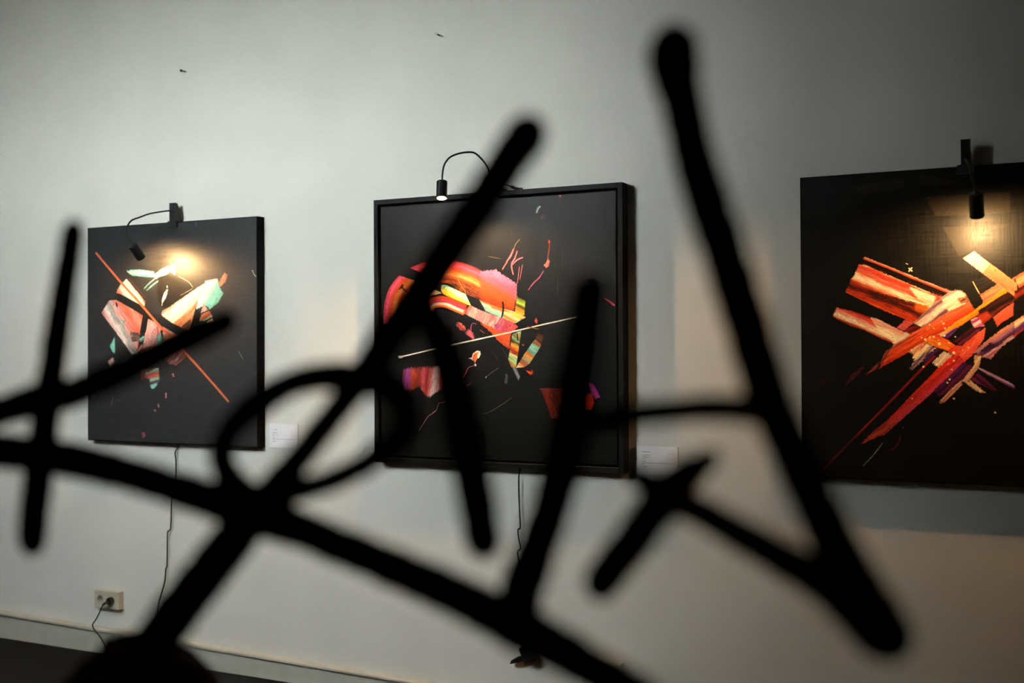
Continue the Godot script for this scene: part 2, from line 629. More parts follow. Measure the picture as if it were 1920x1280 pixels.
func lamp_head(parent: Node3D, top: Vector3, tip: Vector3, power: float) -> void:
	var axis := (top - tip).normalized()
	var long := top.distance_to(tip)
	var t := upright(tip, axis)
	var st := begin()
	var r := HEAD_RADIUS
	lathe(st, PackedVector2Array([Vector2(r - 0.003, 0.010), Vector2(r - 0.003, 0.0), Vector2(r, 0.0005), Vector2(r, long - 0.002), Vector2(r - 0.002, long), Vector2(0.007, long), Vector2(0.0055, long + 0.006), Vector2(0.0, long + 0.006)]), 28, t)
	piece("lamp_head", st, "lamp_black", parent)
	st = begin()
	lathe(st, PackedVector2Array([Vector2(0.0, 0.001), Vector2(r - 0.0032, 0.001), Vector2(r - 0.0032, 0.009), Vector2(0.0, 0.009)]), 28, t)
	piece("lamp_lens", st, "lamp_lens", parent)
	var light := SpotLight3D.new()
	light.name = "lamp_beam"
	light.light_color = rgb("ffc986")
	light.light_energy = power
	light.light_size = 0.016
	light.spot_range = 12.0
	light.spot_attenuation = 2.0
	light.spot_angle = 88.0
	light.spot_angle_attenuation = 0.45
	light.shadow_enabled = true
	parent.add_child(light)
	light.position = tip - axis * 0.004
	light.basis = Basis.looking_at(-axis, Vector3.BACK if absf(axis.y) > 0.7 else Vector3.UP)

func lamp_neck(parent: Node3D, pts: PackedVector3Array) -> void:
	var st := begin()
	tube(st, smoothed(pts, 6), 0.0036, 10)
	piece("gooseneck", st, "lamp_black", parent)

# an upright clip: front jaw with ribs and a window, rear jaw, spring wire
func lamp_clip(parent: Node3D, at: Vector3, tall: float) -> void:
	var t := Transform3D(Basis.IDENTITY, at)
	var jaw := Node3D.new()
	jaw.name = "clip"
	parent.add_child(jaw)
	var st := begin()
	slab(st, PackedVector2Array([Vector2(-0.026, -0.028), Vector2(0.026, -0.028), Vector2(0.026, 0.0), Vector2(0.014, 0.002), Vector2(0.0145, tall), Vector2(-0.0145, tall), Vector2(-0.014, 0.002), Vector2(-0.026, 0.0)]), 0.0, 0.011, 0.001, t)
	slab(st, rect(-0.002, -0.024, 0.0, tall * 0.35), 0.011, 0.0125, 0.0, t)
	slab(st, rect(0.003, -0.024, 0.005, tall * 0.35), 0.011, 0.0125, 0.0, t)
	slab(st, rect(-0.0075, tall * 0.62, -0.0025, tall * 0.9), 0.011, 0.0125, 0.0, t)
	slab(st, rect(0.0025, tall * 0.62, 0.0075, tall * 0.9), 0.011, 0.0125, 0.0, t)
	piece("front_jaw", st, "clip_plastic", jaw)
	st = begin()
	slab(st, PackedVector2Array([Vector2(-0.049, 0.003), Vector2(-0.0005, 0.003), Vector2(-0.0005, tall), Vector2(-0.014, tall), Vector2(-0.036, 0.016), Vector2(-0.049, 0.014)]), -0.012, 0.012, 0.001, t * Transform3D(Basis(Vector3(0, 0, 1), Vector3(0, 1, 0), Vector3(-1, 0, 0)), Vector3.ZERO))
	piece("rear_jaw", st, "lamp_black", jaw)
	st = begin()
	tube(st, PackedVector3Array([t * Vector3(0.010, tall - 0.006, -0.012), t * Vector3(0.014, tall * 0.5, -0.045), t * Vector3(0.014, 0.008, -0.0485)]), 0.0012, 6)
	piece("spring_wire", st, "steel", jaw)

func cable(parent: Node3D, pts: PackedVector3Array, radius := 0.0031) -> void:
	var st := begin()
	tube(st, smoothed(pts, 4), radius, 8)
	piece("cable", st, "cable_rubber", parent)

func build_lamps() -> void:
	var g := "clip-on picture lamps above the paintings"
	# left lamp, bent to the left and tilted across its canvas, plugged into the double socket
	var l := thing("picture_lamp", "black clip-on gooseneck lamp tilted over the charcoal canvas with an orange line", "lamp", Vector3.ZERO, g)
	lamp_clip(l, Vector3(-3.389, 2.0035, 0.0515), 0.083)
	lamp_neck(l, points3([-3.382, 2.046, 0.060, -3.378, 2.0465, 0.08, -3.3769, 2.047, 0.09, -3.4039, 2.0409, 0.115, -3.4338, 2.0301, 0.15, -3.4632, 2.011, 0.185, -3.4798, 1.9973, 0.21, -3.4842, 1.9765, 0.228, -3.4818, 1.9537, 0.24, -3.4688, 1.9307, 0.25, -3.4544, 1.9062, 0.252, -3.4454, 1.8874, 0.246, -3.4456, 1.8819, 0.241]))
	lamp_head(l, Vector3(-3.4474, 1.883, 0.24), Vector3(-3.4462, 1.8301, 0.19), 0.19)
	cable(l, points3([-3.389, 2.012, 0.006, -3.391, 1.95, 0.004, -3.395, 1.5, 0.004, -3.4, 1.05, 0.004, -3.4, 0.9895, 0.010, -3.4154, 0.96, 0.014, -3.4112, 0.9176, 0.014, -3.4159, 0.8153, 0.014, -3.4337, 0.7462, 0.016, -3.4405, 0.6606, 0.014, -3.4451, 0.6091, 0.014, -3.4606, 0.5978, 0.014, -3.4629, 0.5567, 0.014, -3.4654, 0.4455, 0.014, -3.4721, 0.4279, 0.014, -3.479, 0.3675, 0.014, -3.4947, 0.3062, 0.02, -3.5059, 0.2623, 0.024, -3.5084, 0.1936, 0.03, -3.513, 0.1246, 0.036, -3.53, 0.03, 0.05, -3.56, 0.0035, 0.10, -3.62, 0.0035, 0.16, -3.66, 0.0035, 0.17, -3.70, 0.020, 0.15, -3.735, 0.062, 0.115, -3.78, 0.083, 0.09, -3.8394, 0.1018, 0.06, -3.8755, 0.1173, 0.05, -3.8846, 0.1341, 0.05, -3.8775, 0.1455, 0.055, -3.850, 0.170, 0.063, -3.822, 0.207, 0.068, -3.808, 0.230, 0.070, -3.801, 0.243, 0.068]))
	var st := begin()
	lathe(st, PackedVector2Array([Vector2(0.0, 0.0), Vector2(0.0175, 0.0), Vector2(0.0185, 0.004), Vector2(0.0185, 0.03), Vector2(0.016, 0.036), Vector2(0.0, 0.037)]), 20, upright(Vector3(-3.7815, 0.2575, 0.0175), Vector3(0, 0, 1)))
	tube(st, PackedVector3Array([Vector3(-3.783, 0.256, 0.046), Vector3(-3.792, 0.251, 0.062), Vector3(-3.802, 0.243, 0.068)]), 0.0062, 8)
	piece("plug", st, "cable_rubber", l)
	# middle lamp, hanging straight down in front of the frame
	l = thing("picture_lamp", "black clip-on lamp with lit face and high arched gooseneck above the framed canvas", "lamp", Vector3.ZERO, g)
	st = begin()
	slab(st, PackedVector2Array([Vector2(-1.816, 1.998), Vector2(-1.764, 1.998), Vector2(-1.764, 2.034), Vector2(-1.748, 2.036), Vector2(-1.764, 2.048), Vector2(-1.778, 2.052), Vector2(-1.778, 2.07), Vector2(-1.802, 2.07), Vector2(-1.802, 2.052), Vector2(-1.816, 2.048)]), 0.0605, 0.072, 0.001)
	slab(st, rect(-1.808, 2.0325, -1.752, 2.046), 0.004, 0.0605, 0.001)
	piece("clip", st, "clip_plastic", l)
	lamp_neck(l, points3([-1.9052, 2.0584, 0.25, -1.9042, 2.075, 0.25, -1.901, 2.0978, 0.25, -1.8925, 2.1214, 0.248, -1.8743, 2.1432, 0.24, -1.8499, 2.1597, 0.21, -1.8277, 2.1671, 0.18, -1.8119, 2.1649, 0.16, -1.7985, 2.1478, 0.135, -1.7873, 2.1233, 0.11, -1.7829, 2.0975, 0.095, -1.786, 2.075, 0.08, -1.79, 2.06, 0.068]))
	lamp_head(l, Vector3(-1.906, 2.0512, 0.25), Vector3(-1.8977, 1.9856, 0.268), 0.5)
	cable(l, points3([-1.768, 2.050, 0.05, -1.7525, 2.0585, 0.05, -1.7336, 2.056, 0.045, -1.715, 2.047, 0.04]), 0.0026)
	st = begin()
	tube(st, PackedVector3Array([Vector3(-1.717, 2.0485, 0.041), Vector3(-1.70, 2.0395, 0.036), Vector3(-1.688, 2.0385, 0.03)]), 0.0058, 8)
	piece("connector", st, "cable_rubber", l)
	cable(l, points3([-1.689, 2.0385, 0.03, -1.684, 2.036, 0.004, -1.69, 1.95, 0.004, -1.69, 1.5, 0.004, -1.6981, 1.0, 0.004, -1.6985, 0.9608, 0.010, -1.7002, 0.9375, 0.016, -1.7003, 0.9143, 0.018, -1.7, 0.8564, 0.018, -1.6965, 0.7813, 0.018, -1.6949, 0.7322, 0.018, -1.7045, 0.724, 0.018, -1.7014, 0.6883, 0.018, -1.6934, 0.6541, 0.018, -1.7062, 0.6387, 0.018, -1.7019, 0.6014, 0.018, -1.7028, 0.555, 0.018, -1.702, 0.4508, 0.018, -1.6988, 0.3354, 0.022, -1.693, 0.305, 0.03, -1.688, 0.286, 0.036]))
	var ad := Transform3D(Basis(Vector3(0, 0, 1), 0.42), Vector3(-1.6585, 0.262, 0.0))
	st = begin()
	slab(st, rect(-0.026, -0.034, 0.026, 0.026, 0.006), 0.0, 0.05, 0.003, ad)
	slab(st, rect(-0.010, 0.024, 0.010, 0.034, 0.002), 0.024, 0.046, 0.001, ad)
	slab(st, PackedVector2Array([Vector2(-1.735, 0.206), Vector2(-1.68, 0.222), Vector2(-1.672, 0.249), Vector2(-1.7041, 0.2376), Vector2(-1.73, 0.221)]), 0.010, 0.036, 0.002)
	piece("power_adapter", st, "cable_rubber", l)
	# right lamp, head pointing down in front of its canvas
	l = thing("picture_lamp", "black clip-on lamp hanging at the right edge over the black canvas with red bars", "lamp", Vector3.ZERO, g)
	lamp_clip(l, Vector3(-0.1025, 2.005, 0.0515), 0.082)
	lamp_neck(l, points3([-0.1025, 2.02, 0.058, -0.1013, 2.0118, 0.12, -0.0927, 1.9867, 0.2, -0.0828, 1.9477, 0.27, -0.0757, 1.911, 0.318, -0.0698, 1.8871, 0.335, -0.0675, 1.8764, 0.331]))
	lamp_head(l, Vector3(-0.0676, 1.8762, 0.33), Vector3(-0.0659, 1.8111, 0.29), 0.23)
	cable(l, points3([-0.1025, 2.01, 0.004, -0.08, 1.9, 0.004, 0.16, 1.2, 0.004, 0.20, 0.95, 0.012, 0.20, 0.6, 0.016, 0.20, 0.2, 0.02, 0.2, 0.06, 0.05, 0.22, 0.0035, 0.09, 0.3, 0.0035, 0.08, 0.7, 0.0035, 0.06]))

# ------------------------------------------------------------------ wall fittings, cards, nails, the vase by the glass
func socket(label: String, x0: float, y0: float, x1: float, y1: float) -> void:
	var s := thing("wall_socket", label, "socket", Vector3((x0 + x1) * 0.5, (y0 + y1) * 0.5, 0.0), "cream double wall sockets")
	var w := (x1 - x0) * 0.5
	var h := (y1 - y0) * 0.5
	var st := begin()
	for q in [[-w, -h, w, -h * 0.86], [-w, h * 0.86, w, h], [-w, -h * 0.86, -w * 0.92, h * 0.86], [w * 0.92, -h * 0.86, w, h * 0.86]]:
		slab(st, rect(q[0], q[1], q[2], q[3]), 0.0, 0.034, 0.0022)
	piece("housing", st, "socket_plastic", s)
	for k in 2:
		var cx := (k - 0.5) * w * 0.92
		st = begin()
		pierced(st, Vector2(cx, 0.0), Vector2(w * 0.455, h * 0.85), 0.0185, 0.001, 0.036)
		var plate := piece("insert", st, "socket_plastic", s)
		st = begin()
		for q in [-0.0095, 0.0095]:
			lathe(st, PackedVector2Array([Vector2(0.0026, 0.0), Vector2(0.0026, 0.0006), Vector2(0.0, 0.0006)]), 10, upright(Vector3(cx + q, 0.0, 0.001), Vector3(0, 0, 1)))
		piece("contact", st, "steel", plate)

# a plate with a round well sunk into it
func pierced(st: SurfaceTool, c: Vector2, half: Vector2, r: float, z0: float, z1: float) -> void:
	var n := 32
	for k in n:
		var a := TAU * k / n
		var b := TAU * (k + 1) / n
		var rim := func(t: float) -> Vector2:
			var v := Vector2(cos(t), sin(t))
			return c + v * minf(half.x / maxf(absf(v.x), 1e-5), half.y / maxf(absf(v.y), 1e-5))
		var oa: Vector2 = rim.call(a)
		var ob: Vector2 = rim.call(b)
		var ia := c + Vector2(cos(a), sin(a)) * r
		var ib := c + Vector2(cos(b), sin(b)) * r
		quad(st, Vector3(ia.x, ia.y, z1), Vector3(oa.x, oa.y, z1), Vector3(ob.x, ob.y, z1), Vector3(ib.x, ib.y, z1))
		quad(st, Vector3(oa.x, oa.y, z0), Vector3(ob.x, ob.y, z0), Vector3(ob.x, ob.y, z1), Vector3(oa.x, oa.y, z1))
		quad(st, Vector3(ib.x, ib.y, z0), Vector3(ia.x, ia.y, z0), Vector3(ia.x, ia.y, z1), Vector3(ib.x, ib.y, z1))
		tri(st, Vector3(c.x, c.y, z0), Vector3(ia.x, ia.y, z0), Vector3(ib.x, ib.y, z0))

func caption(label: String, x0: float, y0: float, x1: float, y1: float, lines: Array) -> void:
	var s := thing("caption_card", label, "card", Vector3((x0 + x1) * 0.5, (y0 + y1) * 0.5, 0.0), "white caption cards")
	var w := (x1 - x0) * 0.5
	var h := (y1 - y0) * 0.5
	var st := begin()
	slab(st, rect(-w, -h, w, h), 0.0, 0.0075, 0.0004)
	piece("board", st, "card_edge", s)
	# the print is too small to read in the photograph: rows of grey specks
	var side := 384
	var im := Image.create(side, int(side * h / w), false, Image.FORMAT_RGB8)
	im.fill(rgb("efedf2"))
	var rng := RandomNumberGenerator.new()
	rng.seed = int(absf(x0) * 1000.0)
	for q in lines:
		var x := int(q[0] * side)
		while x < int(q[1] * side):
			var step := rng.randi_range(2, 4)
			im.fill_rect(Rect2i(x, int(q[2] * im.get_height()) + rng.randi_range(0, 1), step - 1, q[3] + 2), Color.html(q[4]))
			x += step + (3 if rng.randf() < 0.16 else 0)
	var m := plain("print_%d" % rng.seed, Color.WHITE, 0.7)
	m.albedo_texture = ImageTexture.create_from_image(im)
	m.texture_repeat = false
	st = begin()
	for k in [[-1, -1], [1, 1], [1, -1], [-1, -1], [-1, 1], [1, 1]]:
		st.set_uv(Vector2(k[0] * 0.5 + 0.5, 0.5 - k[1] * 0.5))
		st.add_vertex(Vector3(k[0] * (w - 0.0006), k[1] * (h - 0.0006), 0.0078))
	piece("paper", st, "print_%d" % rng.seed, s)

func build_small_things() -> void:
	socket("cream double wall socket holding a black plug, above the skirting board", -3.8925, 0.2165, -3.7405, 0.2985)
	socket("cream double wall socket low on the wall under the framed canvas", -1.4375, 0.176, -1.2855, 0.258)
	caption("white caption card beside the charcoal canvas with the orange line", -2.893, 0.9995, -2.7437, 1.104, [[0.10, 0.28, 0.24, 3, "2a2a2c"], [0.10, 0.30, 0.36, 2, "6a6a6c"], [0.10, 0.27, 0.41, 2, "6a6a6c"], [0.10, 0.30, 0.46, 2, "6a6a6c"], [0.10, 0.20, 0.51, 2, "6a6a6c"], [0.10, 0.21, 0.59, 2, "48484a"], [0.10, 0.86, 0.64, 2, "5a5a5c"], [0.10, 0.22, 0.73, 3, "6a6a6c"], [0.78, 0.84, 0.28, 1, "b4a4a4"]])
	caption("white caption card to the right of the black framed canvas", -1.227, 0.9585, -1.0715, 1.0645, [[0.13, 0.32, 0.20, 4, "2a2a2c"], [0.13, 0.34, 0.31, 2, "4a4a4c"], [0.13, 0.28, 0.355, 2, "4a4a4c"], [0.13, 0.34, 0.40, 2, "4a4a4c"], [0.13, 0.23, 0.445, 2, "4a4a4c"], [0.13, 0.23, 0.535, 3, "505052"], [0.13, 0.88, 0.585, 2, "404042"], [0.13, 0.17, 0.625, 2, "404042"], [0.13, 0.24, 0.715, 3, "3c3c3e"], [0.76, 0.85, 0.26, 1, "9c9090"]])
	for q in [["small steel nail in the bare wall above the charcoal canvas", -3.3624, 2.6898], ["small steel nail in the bare wall high above the framed canvas", -2.0502, 2.6868]]:
		var nail := thing("nail", q[0], "nail", Vector3(q[1], q[2], 0.0), "nails left in the wall")
		var st := begin()
		lathe(st, PackedVector2Array([Vector2(0.0, 0.0), Vector2(0.0028, 0.0), Vector2(0.0028, 0.033), Vector2(0.0, 0.033)]), 10, upright(Vector3.ZERO, Vector3(0.1, -0.12, 1.0)))
		piece("shank", st, "steel", nail)
		st = begin()
		lathe(st, PackedVector2Array([Vector2(0.0, 0.0325), Vector2(0.0062, 0.0325), Vector2(0.0062, 0.0345), Vector2(0.0, 0.035)]), 12, upright(Vector3.ZERO, Vector3(0.1, -0.12, 1.0)))
		piece("nail_head", st, "steel", nail)
	var st2 := begin()
	var vase := thing("vase", "dark brown round vase, out of focus, at the bottom below the tag's long stroke", "vase", Vector3(-0.752, 0.873, 2.985))
	lathe(st2, PackedVector2Array([Vector2(0.0, 0.0), Vector2(0.055, 0.0), Vector2(0.06, 0.006), Vector2(0.078, 0.06), Vector2(0.088, 0.12), Vector2(0.089, 0.16), Vector2(0.083, 0.20), Vector2(0.070, 0.232), Vector2(0.052, 0.254), Vector2(0.040, 0.261)]), 36, Transform3D.IDENTITY)
	piece("body", st2, "brown_glaze", vase)
	st2 = begin()
	lathe(st2, PackedVector2Array([Vector2(0.040, 0.259), Vector2(0.036, 0.266), Vector2(0.034, 0.272), Vector2(0.028, 0.272), Vector2(0.026, 0.262), Vector2(0.0, 0.255)]), 36, Transform3D.IDENTITY)
	piece("rim", st2, "brown_glaze", vase)

# ------------------------------------------------------------------ the tag on the glass
func build_tag() -> void:
	var tag := thing("graffiti_tag", "large black hand-drawn tag of thick blurred strokes across the window glass", "graffiti", Vector3(-0.37, EYE, GLASS_Z))
	var layer := 0
	for flat in TAG:
		var key := points3(flat)
		var line := PackedVector3Array()
		for k in key.size() - 1:
			for s in 8:
				line.append(key[k].cubic_interpolate(key[k + 1], key[maxi(k - 1, 0)], key[mini(k + 2, key.size() - 1)], s / 8.0))
		line.append(key[key.size() - 1])
		var left := PackedVector2Array()
		var right := PackedVector2Array()
		var n := line.size()
		for k in n:
			var p := Vector2(line[k].x + 0.37, line[k].y)
			var before := line[maxi(k - 1, 0)]
			var after := line[mini(k + 1, n - 1)]
			var side := Vector2(after.x - before.x, after.y - before.y).normalized().orthogonal()
			var half := line[k].z * 0.5
			left.append(p - side * half * (1.0 + 0.09 * clump.get_noise_2d(k * 0.35, layer * 9.0)))
			right.append(p + side * half * (1.0 + 0.09 * clump.get_noise_2d(k * 0.35, layer * 9.0 + 4.0)))
		# round ends
		var start := Vector2(line[0].x + 0.37, line[0].y)
		var finish := Vector2(line[n - 1].x + 0.37, line[n - 1].y)
		var z0 := 0.0001 + layer * 0.00002
		var z1 := z0 + 0.0007
		var st := begin()
		for k in n - 1:
			cut(st, left[k], left[k + 1], right[k + 1], right[k], z0, z1)
			wall_strip(st, left[k], left[k + 1], z0, z1)
			wall_strip(st, right[k + 1], right[k], z0, z1)
		for e in [[start, right[0], left[0]], [finish, left[n - 1], right[n - 1]]]:
			var c: Vector2 = e[0]
			var a: Vector2 = e[1] - c
			# the cap bulges away from the stroke
			var inward: Vector2 = (Vector2(line[1].x + 0.37, line[1].y) if c == start else Vector2(line[n - 2].x + 0.37, line[n - 2].y)) - c
			var turn := PI if a.rotated(PI * 0.5).dot(inward) < 0.0 else -PI
			var last := c + a
			for k in range(1, 11):
				var next := c + a.rotated(turn * k / 10.0) * 0.96
				if k == 10:
					next = e[2]
				fan(st, c, last, next, z0, z1)
				last = next
		piece("stroke", st, "tag_ink", tag)
		layer += 1

func fan(st: SurfaceTool, c: Vector2, a: Vector2, b: Vector2, z0: float, z1: float) -> void:
	if (a - c).cross(b - c) < 0.0:
		var s := a
		a = b
		b = s
	tri(st, Vector3(c.x, c.y, z1), Vector3(a.x, a.y, z1), Vector3(b.x, b.y, z1))
	tri(st, Vector3(c.x, c.y, z0), Vector3(b.x, b.y, z0), Vector3(a.x, a.y, z0))
	wall_strip(st, a, b, z0, z1)

func cut(st: SurfaceTool, a: Vector2, b: Vector2, c: Vector2, d: Vector2, z0: float, z1: float) -> void:
	for q in [[a, b, c], [a, c, d]]:
		var p0: Vector2 = q[0]
		var p1: Vector2 = q[1]
		var p2: Vector2 = q[2]
		if (p1 - p0).cross(p2 - p0) < 0.0:
			var s := p1
			p1 = p2
			p2 = s
		tri(st, Vector3(p0.x, p0.y, z1), Vector3(p1.x, p1.y, z1), Vector3(p2.x, p2.y, z1))
		tri(st, Vector3(p0.x, p0.y, z0), Vector3(p2.x, p2.y, z0), Vector3(p1.x, p1.y, z0))

func wall_strip(st: SurfaceTool, a: Vector2, b: Vector2, z0: float, z1: float) -> void:
	quad(st, Vector3(a.x, a.y, z0), Vector3(b.x, b.y, z0), Vector3(b.x, b.y, z1), Vector3(a.x, a.y, z1))

